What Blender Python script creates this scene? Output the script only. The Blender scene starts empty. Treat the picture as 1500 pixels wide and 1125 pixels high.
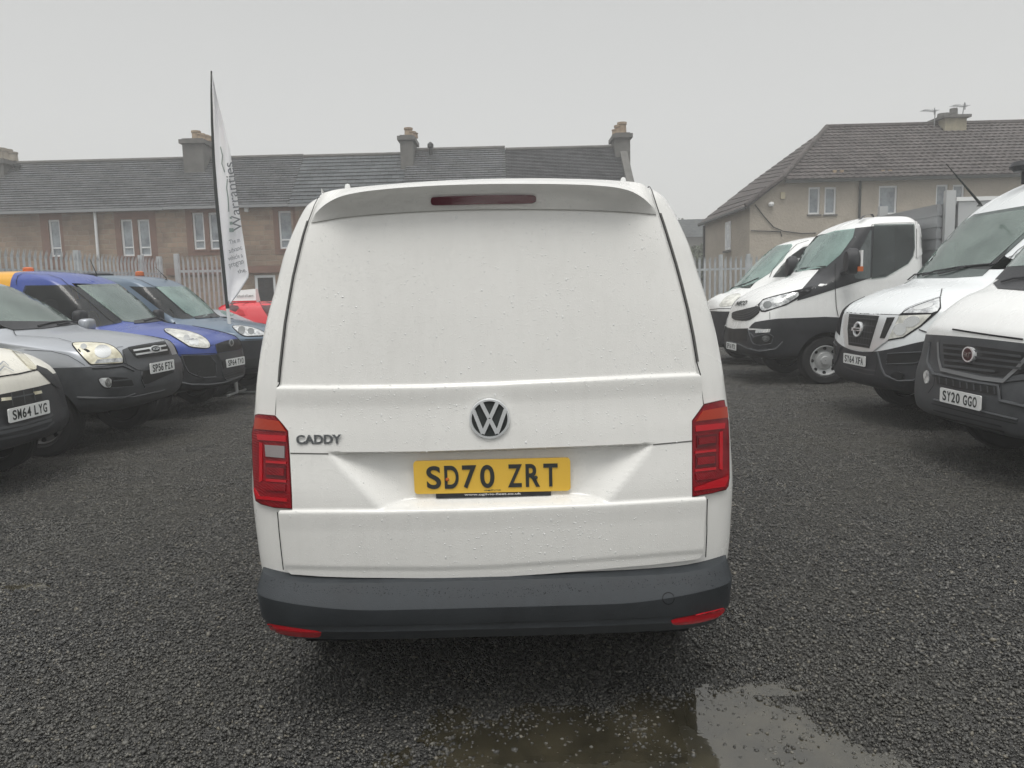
import bpy, bmesh, math, random
import numpy as np
from mathutils import Vector, Matrix
from mathutils.bvhtree import BVHTree
random.seed(4); RNG=np.random.default_rng(7)
S=bpy.context.scene; COL=S.collection
R=math.radians
# ------------------------------------------------------------------ camera
F=1100.; HC=1.48; PITCH=R(6.8); ROLL=R(1.5)
SKYV=6.9; SUN=1.25; HAZE=.0046; EXPO=.12
cf=np.array([0,math.cos(PITCH),-math.sin(PITCH)]); r0=np.array([1.,0,0]); u0=np.cross(r0,cf)
cr=r0*math.cos(ROLL)-u0*math.sin(ROLL); cu=u0*math.cos(ROLL)+r0*math.sin(ROLL)
CP=np.array([0,0,HC])
def ray(x,y): return cf+cr*(x-750)/F+cu*(562.5-y)/F
def at(x,y,ax,v):
    d=ray(x,y); return Vector(CP+d*((v-CP[ax])/d[ax]))
ZM={1:(0,360,3.571),2:(0,170,3.571),3:(1010,330,3.061),4:(980,130,2.885),5:(360,550,3.571),6:(720,550,3.571),7:(360,240,3.571),8:(720,240,3.571),
 'L':(0,470,5.624),'M':(200,380,5.624),'I':(1040,330,4.69),'R':(1230,240,2.678),'G':(290,80,2.96),'B':(360,780,3.262),'C':(720,780,2.778),0:(0,0,1)}
def P(k,pts): z=ZM[k]; return [(z[0]+x/z[2],z[1]+y/z[2]) for x,y in pts]
def sm(poly,it=2,closed=True):
    for _ in range(it):
        o=[]; n=len(poly)
        rg=range(n if closed else n-1)
        if not closed:o.append(poly[0])
        for i in rg:
            a,b=poly[i],poly[(i+1)%n]
            o.append((a[0]*.78+b[0]*.22,a[1]*.78+b[1]*.22)); o.append((a[0]*.22+b[0]*.78,a[1]*.22+b[1]*.78))
        if not closed:o.append(poly[-1])
        poly=o
    return poly
def ell(cx,cy,rx,ry,n=20,a=0):
    return [(cx+rx*math.cos(t)*math.cos(a)-ry*math.sin(t)*math.sin(a),cy+rx*math.cos(t)*math.sin(a)+ry*math.sin(t)*math.cos(a)) for t in [2*math.pi*i/n for i in range(n)]]
def inside(x,y,pl):
    c=False
    for (ax,ay),(bx,by) in zip(pl,pl[1:]+pl[:1]):
        if (ay>y)!=(by>y) and x<(bx-ax)*(y-ay)/(by-ay)+ax: c=not c
    return c
def pix(p):
    d=np.array(p)-CP; z=d@cf; return 750+F*(d@cr)/z,562.5-F*(d@cu)/z
# ------------------------------------------------------------------ materials
MATS={}
def nt(m): return m.node_tree.nodes,m.node_tree.links
def base_mat(name,rgb,rough=.5,metal=0,spec=.5,coat=0,trans=0,ior=1.45):
    if name in MATS: return MATS[name]
    m=bpy.data.materials.new(name); m.use_nodes=True; n,l=nt(m); b=n['Principled BSDF']
    b.inputs['Base Color'].default_value=(*rgb,1); b.inputs['Roughness'].default_value=rough; b.inputs['Metallic'].default_value=metal
    b.inputs['Specular IOR Level'].default_value=spec; b.inputs['Coat Weight'].default_value=coat; b.inputs['Coat Roughness'].default_value=.08
    b.inputs['Transmission Weight'].default_value=trans; b.inputs['IOR'].default_value=ior
    MATS[name]=m; return m
def N(m,t,**kw):
    x=m.node_tree.nodes.new(t)
    for k,v in kw.items():
        if k in x.inputs: x.inputs[k].default_value=v
        else: setattr(x,k,v)
    return x
def LK(m,a,b): m.node_tree.links.new(a,b)
def pos(m,scale=(1,1,1)):
    g=N(m,'ShaderNodeNewGeometry'); mp=N(m,'ShaderNodeMapping'); mp.inputs['Scale'].default_value=scale
    LK(m,g.outputs['Position'],mp.inputs['Vector']); return mp.outputs[0]
def objc(m,scale=(1,1,1)):
    g=N(m,'ShaderNodeTexCoord'); mp=N(m,'ShaderNodeMapping'); mp.inputs['Scale'].default_value=scale
    LK(m,g.outputs['Object'],mp.inputs['Vector']); return mp.outputs[0]
def mixc(m,fac,a,b,mode='MIX'):
    x=N(m,'ShaderNodeMix',data_type='RGBA',blend_type=mode)
    for s,v in ((0,fac),(6,a),(7,b)):
        if hasattr(v,'links') or isinstance(v,bpy.types.NodeSocket): LK(m,v,x.inputs[s])
        else: x.inputs[s].default_value=v if s==0 else (*v,1)
    return x.outputs[2]
def ramp(m,src,lo,hi,a=0.,b=1.):
    x=N(m,'ShaderNodeMapRange'); x.inputs[1].default_value=lo; x.inputs[2].default_value=hi; x.inputs[3].default_value=a; x.inputs[4].default_value=b
    LK(m,src,x.inputs[0]); return x.outputs[0]
def mul(m,a,b,op='MULTIPLY'):
    x=N(m,'ShaderNodeMath',operation=op)
    for i,v in enumerate((a,b)):
        if isinstance(v,bpy.types.NodeSocket): LK(m,v,x.inputs[i])
        else: x.inputs[i].default_value=v
    return x.outputs[0]
def noise(m,vec,sc,det=4,rough=.55):
    x=N(m,'ShaderNodeTexNoise'); x.inputs['Scale'].default_value=sc; x.inputs['Detail'].default_value=det; x.inputs['Roughness'].default_value=rough
    LK(m,vec,x.inputs['Vector']); return x.outputs[0]
def bump(m,h,st,dist):
    b=m.node_tree.nodes['Principled BSDF']
    x=N(m,'ShaderNodeBump'); x.inputs['Strength'].default_value=st; x.inputs['Distance'].default_value=dist
    LK(m,h,x.inputs['Height']); LK(m,x.outputs[0],b.inputs['Normal']); return x
def drops(m,vec,sc=95,thr=.30,mlo=.45):
    v=N(m,'ShaderNodeTexVoronoi'); v.inputs['Scale'].default_value=sc; LK(m,vec,v.inputs['Vector'])
    h=ramp(m,v.outputs['Distance'],thr,.05,0,1)
    sel=N(m,'ShaderNodeSeparateColor'); LK(m,v.outputs['Color'],sel.inputs[0])
    k=ramp(m,sel.outputs[0],mlo,mlo+.02,0,1)
    return mul(m,h,k)
def paint(name,rgb,rough=.28,metal=0,drop=True,coat=.25,dirt=.08,dsc=95,dist=.0022):
    if name in MATS: return MATS[name]
    m=base_mat(name,rgb,rough,metal,.5,coat); b=m.node_tree.nodes['Principled BSDF']
    p=pos(m)
    n1=noise(m,p,2.2,6,.65); n2=noise(m,pos(m,(9,9,1.2)),3,5,.6)
    c=mixc(m,mul(m,ramp(m,n1,.35,.75),dirt),rgb,(.28,.26,.22))
    c=mixc(m,mul(m,ramp(m,n2,.45,.8),dirt*.8),c,(.25,.24,.21))
    LK(m,c,b.inputs['Base Color'])
    LK(m,ramp(m,n1,.3,.7,rough-.06,rough+.12),b.inputs['Roughness'])
    if drop:
        h=mul(m,drops(m,p,dsc),drops(m,p,dsc*2.1,.3,.35),'ADD')
        bump(m,h,.8,dist)
    return m
WHITE=(.80,.797,.77)
M_white=paint('white_van_paint',WHITE,.24,dirt=.07,dsc=150,dist=.0007,coat=.4)
M_white2=paint('white_paint',(.80,.81,.80),.25,dirt=.07,drop=False)
M_cream=paint('warm_white_paint',(.78,.76,.68),.28,dirt=.10,drop=False)
M_silver=paint('silver_paint',(.36,.38,.41),.32,.45,drop=False,dirt=.06)
M_nvsil=paint('pale_white_metal_paint',(.74,.77,.78),.25,.0,drop=False,dirt=.05)
M_blue=paint('blue_paint',(.028,.062,.29),.28,drop=False,dirt=.08)
M_yel=paint('yellow_paint',(.72,.36,.02),.3,drop=False,dirt=.05)
M_gblue=paint('grey_blue_paint',(.105,.155,.215),.3,.1,drop=False,dirt=.08)
M_red=paint('red_paint',(.62,.02,.035),.25,drop=False,dirt=.05)
M_dsil=paint('dark_silver_paint',(.12,.14,.16),.3,.3,drop=False)
def plastic(name,rgb,rough=.5,drop=True):
    m=base_mat(name,rgb,rough,0,.45); p=pos(m); b=m.node_tree.nodes['Principled BSDF']
    n1=noise(m,p,5,6,.7)
    LK(m,mixc(m,ramp(m,n1,.3,.8),rgb,tuple(min(1,c*1.7+.012) for c in rgb)),b.inputs['Base Color'])
    LK(m,ramp(m,n1,.3,.7,rough-.1,rough+.1),b.inputs['Roughness'])
    if drop:
        h=mul(m,drops(m,p,110),noise(m,p,400,2),'ADD'); bump(m,h,.5,.0015)
    return m
M_blk=plastic('black_plastic',(.017,.018,.021),.5)
M_bump=plastic('grey_bumper_plastic',(.020,.024,.028),.6)
M_dplas=plastic('grille_and_recess_shade',(.006,.0065,.007),.5,False)  # black grille plastic; also paints shade into the flat recess patches
M_gplas=plastic('dark_grey_plastic',(.042,.045,.049),.45,False)
M_pit=base_mat('wheel_arch_black',(.004,.004,.005),.9,0,.1)
M_gap=base_mat('panel_gap_black',(.02,.02,.022),.8,0,.1)
M_gapw=base_mat('panel_gap_grey',(.12,.12,.115),.8,0,.1)
M_chr=base_mat('chrome',(.62,.64,.66),.14,1)
M_chrd=base_mat('worn_chrome',(.40,.42,.44),.28,1)
M_chrl=base_mat('bright_chrome',(.80,.82,.83),.3,.55)
M_rub=base_mat('tyre_rubber',(.018,.018,.019),.75,0,.3)
M_rim=base_mat('rim_silver',(.50,.51,.51),.4,.4)
M_rimd=base_mat('shaded_rim',(.10,.10,.10),.55,.2)  # rim silver darkened in colour for the shade under the parked cars
M_wplate=base_mat('white_number_plate',(.78,.79,.78),.3)
M_yplate=base_mat('yellow_number_plate',(.84,.53,.075),.4)
M_txt=base_mat('plate_black',(.038,.043,.042),.6,0,.3)
M_wtxt=base_mat('white_print',(.7,.7,.7),.6)
M_amber=base_mat('amber_lens',(.50,.11,.015),.2,0,.5,.5)
M_whitepl=base_mat('white_plastic',(.75,.76,.75),.35)
def glass(name,a,b_,rough=.1):
    m=base_mat(name,a,rough,0,.6,.6); b=m.node_tree.nodes['Principled BSDF']
    p=pos(m); n1=noise(m,p,2.2,4,.6); n2=noise(m,pos(m,(25,25,5)),3,5,.7)
    c=mixc(m,ramp(m,n1,.35,.65),a,b_); c=mixc(m,mul(m,ramp(m,n2,.4,.75),.35),c,tuple(x*1.6 for x in b_))
    LK(m,c,b.inputs['Base Color']); LK(m,ramp(m,n2,.3,.7,rough*.6,rough*1.8),b.inputs['Roughness'])
    bump(m,noise(m,p,90,3,.7),.25,.0015)
    return m
M_ws=glass('windscreen_glass',(.14,.185,.17),(.27,.34,.31),.14)
M_wsg=glass('pale_windscreen_glass',(.17,.27,.25),(.33,.47,.43),.14)
M_sg=glass('dark_side_glass',(.008,.010,.011),(.022,.026,.028),.2)
M_bg=glass('house_window_glass',(.10,.12,.14),(.30,.34,.37),.1)
def seethrough(m,fac,tint):
    n,l=nt(m); o=n['Material Output']; b=n['Principled BSDF']; t=n.new('ShaderNodeBsdfTransparent'); t.inputs[0].default_value=(*tint,1)
    x=n.new('ShaderNodeMixShader'); x.inputs[0].default_value=fac; l.new(b.outputs[0],x.inputs[1]); l.new(t.outputs[0],x.inputs[2]); l.new(x.outputs[0],o.inputs[0])
seethrough(M_ws,.42,(.75,.9,.85)); seethrough(M_wsg,.38,(.7,.92,.85)); seethrough(M_sg,.5,(.6,.66,.64))
M_sg2=glass('cab_side_glass',(.03,.036,.036),(.085,.10,.10),.15); seethrough(M_sg2,.5,(.75,.82,.8))
M_cab=base_mat('cabin_trim',(.022,.023,.025),.7); M_seat=base_mat('seat_fabric',(.035,.037,.042),.9); M_bulk=base_mat('cabin_rear_panel',(.13,.14,.14),.7)
def lens(name,a,b_,sc=40):
    m=base_mat(name,a,.12,0,.6,.8); b=m.node_tree.nodes['Principled BSDF']; p=pos(m)
    v=N(m,'ShaderNodeTexVoronoi'); v.inputs['Scale'].default_value=sc*.4; LK(m,p,v.inputs['Vector'])
    n1=noise(m,p,sc*.25,3,.6)
    c=mixc(m,ramp(m,n1,.35,.65),a,b_); LK(m,c,b.inputs['Base Color'])
    bump(m,n1,.6,.01); return m
M_hl=lens('headlight_lens',(.42,.42,.38),(.74,.74,.68))
M_hly=lens('aged_headlight_lens',(.52,.48,.34),(.80,.77,.62))
M_hlc=lens('clear_headlight_lens',(.24,.25,.26),(.70,.72,.72),70)
M_refl=base_mat('headlight_reflector',(.62,.63,.62),.12,.85)
M_refld=base_mat('dark_headlight_reflector',(.22,.23,.23),.15,.8)
def redlens():
    m=base_mat('red_lamp_lens',(.50,.012,.02),.12,0,.6,1.); b=m.node_tree.nodes['Principled BSDF']
    p=pos(m)
    n=noise(m,pos(m,(1,1,1)),12,4,.6)
    LK(m,mixc(m,ramp(m,n,.3,.7),(.14,.002,.006),(.26,.003,.009)),b.inputs['Base Color'])
    w=N(m,'ShaderNodeTexWave'); w.inputs['Scale'].default_value=60; w.bands_direction='DIAGONAL'; LK(m,p,w.inputs['Vector'])
    bump(m,w.outputs[0],.25,.002); return m
M_rl=redlens()
for q_ in ('Coat Weight','Specular IOR Level'): M_rl.node_tree.nodes['Principled BSDF'].inputs[q_].default_value=.3
M_rld=base_mat('dark_red_lens',(.10,.003,.006),.1,0,.3,.3)
M_rlb=base_mat('bright_red_lens',(.46,.006,.014),.15,0,.3,.3)
M_clr=base_mat('reverse_lens',(.24,.21,.21),.12,0,.6,1.)
M_brk=base_mat('brake_strip_lens',(.10,.012,.025),.2,0,.5,.5)
M_amb2=base_mat('amber_red_lens',(.36,.030,.008),.15,0,.3,.3)
# ------------------------------------------------------------------ object helpers
def meta(o,label,cat,group=None,kind=None):
    if label:o['label']=label
    if cat:o['category']=cat
    if group:o['group']=group
    if kind:o['kind']=kind
    return o
def thing(name,label,cat,loc,group=None):
    o=bpy.data.objects.new(name,None); COL.objects.link(o); o.location=loc; o.empty_display_size=.1
    return meta(o,label,cat,group)
def wbase(par):
    b=Vector((0,0,0))
    while par is not None: b+=par.location; par=par.parent
    return b
def obj(name,verts,faces,mat,parent=None,smooth=True,sharp=35,mats=None,mi=None,loc=None):
    """verts in world metres"""
    me=bpy.data.meshes.new(name); b=wbase(parent) if parent else Vector(loc or (0,0,0))
    me.from_pydata([tuple(Vector(v)-b) for v in verts],[],faces)
    for m in (mats or [mat]): me.materials.append(m)
    if mi: me.polygons.foreach_set('material_index',mi)
    me.validate(); me.update()
    if smooth:
        me.shade_smooth(); me.set_sharp_from_angle(angle=R(sharp))
    o=bpy.data.objects.new(name,me); COL.objects.link(o)
    if parent: o.parent=parent
    else: o.location=b
    return o
class MB:
    def __init__(s): s.v=[];s.f=[]
    def add(s,v,f):
        k=len(s.v); s.v+= [tuple(x) for x in v]; s.f+=[tuple(i+k for i in q) for q in f]; return s
    def box(s,x0,x1,y0,y1,z0,z1):
        v=[(x,y,z) for z in (z0,z1) for y in (y0,y1) for x in (x0,x1)]
        return s.add(v,[(0,2,3,1),(4,5,7,6),(0,1,5,4),(2,6,7,3),(0,4,6,2),(1,3,7,5)])
    def quad(s,a,b,c,d): return s.add([a,b,c,d],[(0,1,2,3)])
    def tube(s,pts,r,n=8):
        pts=[Vector(p) for p in pts]; rr=r if isinstance(r,(list,tuple)) else [r]*len(pts); v=[];f=[]
        for i,p in enumerate(pts):
            t=(pts[min(i+1,len(pts)-1)]-pts[max(i-1,0)]).normalized()
            a=t.cross(Vector((0,0,1)));
            if a.length<.1:a=t.cross(Vector((0,1,0)))
            a.normalize(); b=t.cross(a)
            for k in range(n):
                q=2*math.pi*k/n; v.append(p+a*math.cos(q)*rr[i]+b*math.sin(q)*rr[i])
        for i in range(len(pts)-1):
            for k in range(n): f.append((i*n+k,i*n+(k+1)%n,(i+1)*n+(k+1)%n,(i+1)*n+k))
        f.append(tuple(range(n))[::-1]); f.append(tuple((len(pts)-1)*n+k for k in range(n)))
        return s.add(v,f)
    def lathe(s,prof,c,axis='y',n=32):
        v=[];f=[];m=len(prof)
        for k in range(n):
            q=2*math.pi*k/n
            for r,h in prof:
                if axis=='y': v.append((c[0]+r*math.cos(q),c[1]+h,c[2]+r*math.sin(q)))
                elif axis=='x': v.append((c[0]+h,c[1]+r*math.cos(q),c[2]+r*math.sin(q)))
                else: v.append((c[0]+r*math.cos(q),c[1]+r*math.sin(q),c[2]+h))
        for k in range(n):
            for i in range(m-1): f.append((k*m+i,k*m+i+1,((k+1)%n)*m+i+1,((k+1)%n)*m+i))
        return s.add(v,f)
    def build(s,name,mat,parent=None,smooth=False,**kw):
        o=obj(name,s.v,s.f,mat,parent,smooth,**kw); bm=bmesh.new(); bm.from_mesh(o.data); bmesh.ops.recalc_face_normals(bm,faces=bm.faces); bm.to_mesh(o.data); bm.free(); return o
def text_geo(s,origin,right,up,height,width=None,off=.0,ext=.002,bold=0.):
    """text centred on origin; height = cap height in m"""
    name='t'
    c=bpy.data.curves.new(name,'FONT'); c.body=s; c.size=1; c.offset=bold; c.extrude=0.01; c.align_x='LEFT'
    o=bpy.data.objects.new(name,c); COL.objects.link(o)
    dg=bpy.context.evaluated_depsgraph_get(); dg.update(); me=bpy.data.meshes.new_from_object(o.evaluated_get(dg))
    bpy.data.objects.remove(o)
    co=np.empty(len(me.vertices)*3); me.vertices.foreach_get('co',co); co=co.reshape(-1,3)
    lo,hi=co.min(0),co.max(0); cx=(lo+hi)/2
    hgt=hi[1]-lo[1]; k=height/hgt; kx=(width/(hi[0]-lo[0])) if width else k
    right=Vector(right).normalized(); up=Vector(up).normalized(); nn=right.cross(up)
    vs=[Vector(origin)+right*((p[0]-cx[0])*kx)+up*((p[1]-cx[1])*k)+nn*(off+p[2]*100*ext) for p in co]
    fs=[tuple(p.vertices) for p in me.polygons]
    bpy.data.meshes.remove(me)
    return vs,fs
def text_obj(name,s,origin,right,up,height,mat,parent,**kw):
    v,f=text_geo(s,origin,right,up,height,**kw)
    return obj(name,v,f,mat,parent,False)
def tri_grid(poly,cx,cy):
    """2-D polygon -> (points, faces, boundary edges), cut along a grid"""
    bm=bmesh.new(); vs=[bm.verts.new((x,y,0)) for x,y in poly]; bm.faces.new(vs)
    bmesh.ops.triangulate(bm,faces=bm.faces[:],ngon_method='EAR_CLIP')
    xs=[p[0] for p in poly]; ys=[p[1] for p in poly]
    def cut(a,co,no):
        bmesh.ops.bisect_plane(bm,geom=bm.verts[:]+bm.edges[:]+bm.faces[:],plane_co=co,plane_no=no,dist=1e-5*cx)
    x=math.ceil(min(xs)/cx)*cx
    while x<max(xs): cut(0,(x+.0001,0,0),(1,0,0)); x+=cx
    y=math.ceil(min(ys)/cy)*cy
    while y<max(ys): cut(1,(0,y+.0001,0),(0,1,0)); y+=cy
    bm.verts.ensure_lookup_table(); bm.verts.index_update()
    pts=[(v.co.x,v.co.y) for v in bm.verts]; fs=[tuple(v.index for v in f.verts) for f in bm.faces]
    bd=[(e.verts[0].index,e.verts[1].index) for e in bm.edges if len(e.link_faces)==1]
    bm.free(); return pts,fs,bd
# ------------------------------------------------------------------ vehicle body by nested rings
def crom(rows,sub,k=.5):
    A=np.array(rows,float); n=len(A); out=[]
    for i in range(n-1):
        p0,p1,p2,p3=A[max(i-1,0)],A[i],A[i+1],A[min(i+2,n-1)]
        for s in range(sub):
            t=s/sub; m1=(p2-p0)*k*.8; m2=(p3-p1)*k*.8
            out.append((2*t**3-3*t*t+1)*p1+(t**3-2*t*t+t)*m1+(-2*t**3+3*t*t)*p2+(t**3-t*t)*m2)
    out.append(A[-1]); return out
class Veh:
    def __init__(s,name,label,cat,rows,place,mats,bound=None,sub=6,spline=True,wheels=(),group=None,split=None,nf=34,ns=60,rr=.16):
        """place(x,y,z)->world; bound={row index: slot}; mats=[(part name, material),...]"""
        s.place=place; b=place(-1.2,0,0); s.root=thing(name,label,cat,(b[0],b[1],0),group)
        s.lines=[]
        rows=[tuple(r) for r in rows]
        g=crom(rows,sub) if spline else [np.array(r,float) for r in rows]
        if not spline: sub=1
        V=[]
        for (x,z,w,c,n,zs,xr) in g:
            half=[]
            for i in range(nf+1):
                th=i/nf*math.pi/2; e=2/n
                yy=w*math.sin(th)**e; xx=x-c*(1-max(0,math.cos(th))**e)
                half.append((xx,yy,z+(zs-z)*(yy/w)**2))
            rc=min(rr,w*.6)
            for i in range(1,ns+1):
                half.append((x-c+(xr+rc-(x-c))*i/ns,w,zs))
            for i in range(1,7):
                th=i/6*math.pi/2; half.append((xr+rc-rc*math.sin(th),w-rc+rc*math.cos(th),zs))
            half.append((xr,0,zs))
            ring=half+[(a,-b_,c_) for a,b_,c_ in half[-2:0:-1]]
            V.append(ring)
        m=len(V[0]); verts=[place(*p) for ring in V for p in ring]; faces=[]; mi=[]
        bo=bound or {0:0}
        for i in range(len(V)-1):
            row=i//sub; sl=max(k for k in bo if k<=row)
            for k in range(m):
                faces.append((i*m+k,i*m+(k+1)%m,(i+1)*m+(k+1)%m,(i+1)*m+k)); mi.append(bo[sl])
        faces.append(tuple(range(m))[::-1]); mi.append(bo[0])
        faces.append(tuple((len(V)-1)*m+k for k in range(m))); mi.append(bo[max(bo)])
        s.verts=verts; s.faces=faces
        bm=bmesh.new(); vv=[bm.verts.new(v) for v in verts]
        for f,k in zip(faces,mi):
            try: q=bm.faces.new([vv[j] for j in f]); q.material_index=k
            except ValueError: pass
        bmesh.ops.recalc_face_normals(bm,faces=bm.faces)
        if split:   # (local x, slot from, slot to)
            a=Vector(place(split[0],0,0)); d=(Vector(place(split[0]-1,0,0))-a)
            bmesh.ops.bisect_plane(bm,geom=bm.verts[:]+bm.edges[:]+bm.faces[:],plane_co=a,plane_no=d)
            for f in bm.faces:
                if f.material_index==split[1] and (f.calc_center_median()-a).dot(d)>0: f.material_index=split[2]
        me=bpy.data.meshes.new('tmp'); bm.to_mesh(me); bm.free()
        s.bvh=BVHTree.FromPolygons([Vector(v) for v in verts],faces)
        allm=[q[1] for q in mats]+[M_pit]; pit=len(allm)-1
        for q in allm: me.materials.append(q)
        o=bpy.data.objects.new('tmp',me); COL.objects.link(o)
        cut=[]
        for (x,w,r,wd) in wheels:
            for sg in (-1,1):
                c=place(x,sg*(w-.12),r); mb=MB(); R_=r+.07
                ax='y' if abs(place(0,1,0)[1]-place(0,0,0)[1])>.5 else 'x'
                mb.lathe([(0.001,-.3),(R_,-.3),(R_,.3),(0.001,.3)],c,ax,28)
                cm=mb.build('cutter',M_pit); cm.data.materials.clear()
                bmm=bmesh.new(); bmm.from_mesh(cm.data); bmesh.ops.remove_doubles(bmm,verts=bmm.verts,dist=.003); bmesh.ops.recalc_face_normals(bmm,faces=bmm.faces); bmm.to_mesh(cm.data); bmm.free()
                for q in allm: cm.data.materials.append(q)
                for p in cm.data.polygons: p.material_index=pit
                md=o.modifiers.new('b','BOOLEAN'); md.object=cm; md.operation='DIFFERENCE'; md.solver='EXACT'; cut.append(cm)
        if cut:
            dg=bpy.context.evaluated_depsgraph_get(); dg.update()
            me2=bpy.data.meshes.new_from_object(o.evaluated_get(dg)); 
        else: me2=me
        bpy.data.objects.remove(o)
        for c in cut: bpy.data.objects.remove(c)
        idx=[p.material_index for p in me2.polygons]
        s.parts={}; a_=0 if abs(place(1,0,0)[0]-place(0,0,0)[0])>.5 else 1
        names={}
        for k,(nm,mt) in enumerate(mats): names.setdefault(nm,[]).append(k)
        names.setdefault('wheel_arch_liner',[]).append(pit)
        for nm,ks in names.items():
            fs=[tuple(p.vertices) for p in me2.polygons if p.material_index in ks]
            if not fs: continue
            used=sorted({i for f in fs for i in f}); mp={i:j for j,i in enumerate(used)}
            if ks==[pit] and wheels:
                mid=sum(place(w_[0],0,0)[a_] for w_ in wheels)/len(wheels)
                ax_=1 if a_==0 else 0; cy_=place(0,0,0)[ax_]
                for q1 in (0,1):
                    for q2 in (0,1):
                        g4=[f for f in fs if (sum(me2.vertices[i].co[a_] for i in f)/len(f)>mid)==q1 and (sum(me2.vertices[i].co[ax_] for i in f)/len(f)>cy_)==q2]
                        if not g4: continue
                        us=sorted({i for f in g4 for i in f}); m4={i:j for j,i in enumerate(us)}
                        obj(nm,[me2.vertices[i].co for i in us],[tuple(m4[i] for i in f) for f in g4],M_pit,s.root,True,40)
                continue
            o=obj(nm,[me2.vertices[i].co for i in used],[tuple(mp[i] for i in f) for f in fs],allm[ks[0]],s.root,True,40)
            s.parts[nm]=o
        for (x,w,r,wd) in wheels:
            for sg in (-1,1): s.wheel(x,sg*(w-.01),r,wd,sg)
    def wheel(s,x,y,r,wd,sg,style=0):
        c=s.place(x,y-sg*wd/2-.02*sg,r); alongy=abs(s.place(0,1,0)[1]-s.place(0,0,0)[1])>.5
        ax='y' if alongy else 'x'
        d=s.place(x,y,r)[1 if alongy else 0]-s.place(x,0,r)[1 if alongy else 0]; d=1 if d>0 else -1
        h=wd/2; ri=r*.64
        prof=[(ri,-h*.8),(ri+.02,-h),(r-.03,-h),(r-.008,-h*.85),(r,-h*.55),(r-.008,-h*.5),(r,-h*.44),(r,-h*.05),(r-.008,0),(r,h*.05),(r,h*.44),(r-.008,h*.5),(r,h*.55),(r-.008,h*.85),(r-.03,h),(ri+.02,h),(ri,h*.8)]
        t=MB().lathe(prof,c,ax,40).build('wheel',M_rub,s.root,True)
        rp=[(ri,-d*h*.7),(ri,d*h*.8),(ri-.015,d*h*.85),(ri-.03,d*h*.5),(ri*.62,d*h*.35),(ri*.5,d*h*.62),(ri*.3,d*h*.66),(ri*.26,d*h*.85),(.005,d*h*.87)]
        rim=MB().lathe(rp,c,ax,40).build('rim',M_rim if 'truck' in s.root.name or 'panel' in s.root.name else M_rimd,t,True)
        MB().lathe([(ri*.99,-d*h*.55),(ri*.5,-d*h*.5),(.001,-d*h*.5)],c,ax,24).build('inner_shade_disc',M_pit,t,True)  # black disc added so the wheel's inner side reads as shaded
        mb=MB()
        for k in range(8):
            q=2*math.pi*k/8; cc=[c[0],c[1],c[2]+ri*.79*math.sin(q)]; cc[0 if alongy else 1]+=ri*.79*math.cos(q)
            cc[1 if alongy else 0]+=d*h*.42
            mb.lathe([(.001,d*.012),(ri*.11,d*.012),(ri*.11,-d*.01)],cc,ax,10)
        mb.build('rim_slot',M_pit,t,True)
        if style==0: pass
        return t
    def hit(s,x,y):
        d=Vector(ray(x,y)); o=Vector(CP); dn=d.normalized()
        p,n,_,_=s.bvh.ray_cast(o,dn)
        if p is None:
            best=None
            z0=(Vector(s.place(-.5,0,1))-o).dot(dn)
            for t in np.linspace(z0-2.5,z0+3,56):
                q=o+dn*t; a=s.bvh.find_nearest(q)
                if a[0] is not None and (best is None or a[3]<best[3]): best=a
            p,n=best[0],best[1]
        if n.dot(dn)>0: n=-n
        return p,n
    def patch(s,name,poly,mat,off=.005,cell=7,th=.012,disp=None,parent=None,mirror=False,sharp=40,cells=None,label=None,warp=None,hitfn=None):
        if name in('windscreen','side_window','windscreen_border','quarter_window'): s.glassp=getattr(s,'glassp',[])+[poly]
        # drop doubled points
        pl=[poly[0]]
        for q in poly[1:]:
            if math.dist(q,pl[-1])>.15: pl.append(q)
        if math.dist(pl[0],pl[-1])<.15: pl.pop()
        cx,cy=cells or (cell,cell)
        if warp: pl=[(x,y-warp(x)) for x,y in pl]
        pts,fs,bd=tri_grid(pl,cx,cy)
        if warp: pts=[(x,y+warp(x)) for x,y in pts]
        H=[(hitfn or s.hit)(*p) for p in pts]
        V=[]
        for (x,y),(p,n) in zip(pts,H):
            o=off+(disp(x,y) if disp else 0); V.append(p+n*o)
        k=len(V); bi=sorted({i for e in bd for i in e}); mp={}
        for i in bi: mp[i]=len(V); V.append(V[i]-H[i][1]*th)
        fs=list(fs)+[(a,b,mp[b],mp[a]) for a,b in bd]
        par=parent or s.root
        o=obj(name,V,fs,mat,par,False)
        bm=bmesh.new(); bm.from_mesh(o.data); bmesh.ops.recalc_face_normals(bm,faces=bm.faces)
        bm.faces.ensure_lookup_table()
        d=sum((bm.faces[i].normal.dot(H[fs[i][0]][1]) for i in range(len(fs)-len(bd)) if len(bm.faces)>i))
        if d<0: bmesh.ops.reverse_faces(bm,faces=bm.faces)
        bm.to_mesh(o.data); bm.free(); o.data.shade_smooth(); o.data.set_sharp_from_angle(angle=R(sharp))
        if label:o['label']=label
        if mirror: s.mirror(o,name,par)
        return o
    def front(s,y,z):
        a=Vector(s.place(1.5,y,z)); d=(Vector(s.place(0,y,z))-a).normalized(); p,n,_,_=s.bvh.ray_cast(a,d)
        return p,(n if n.dot(d)<0 else -n)
    def mirror(s,o,name,par=None):
        c=o.copy(); c.data=o.data.copy(); COL.objects.link(c); c.parent=par or s.root
        a=1 if abs(s.place(0,1,0)[1]-s.place(0,0,0)[1])>.5 else 0
        for v in c.data.vertices: v.co[a]=-v.co[a]
        c.data.flip_normals(); return c
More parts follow.
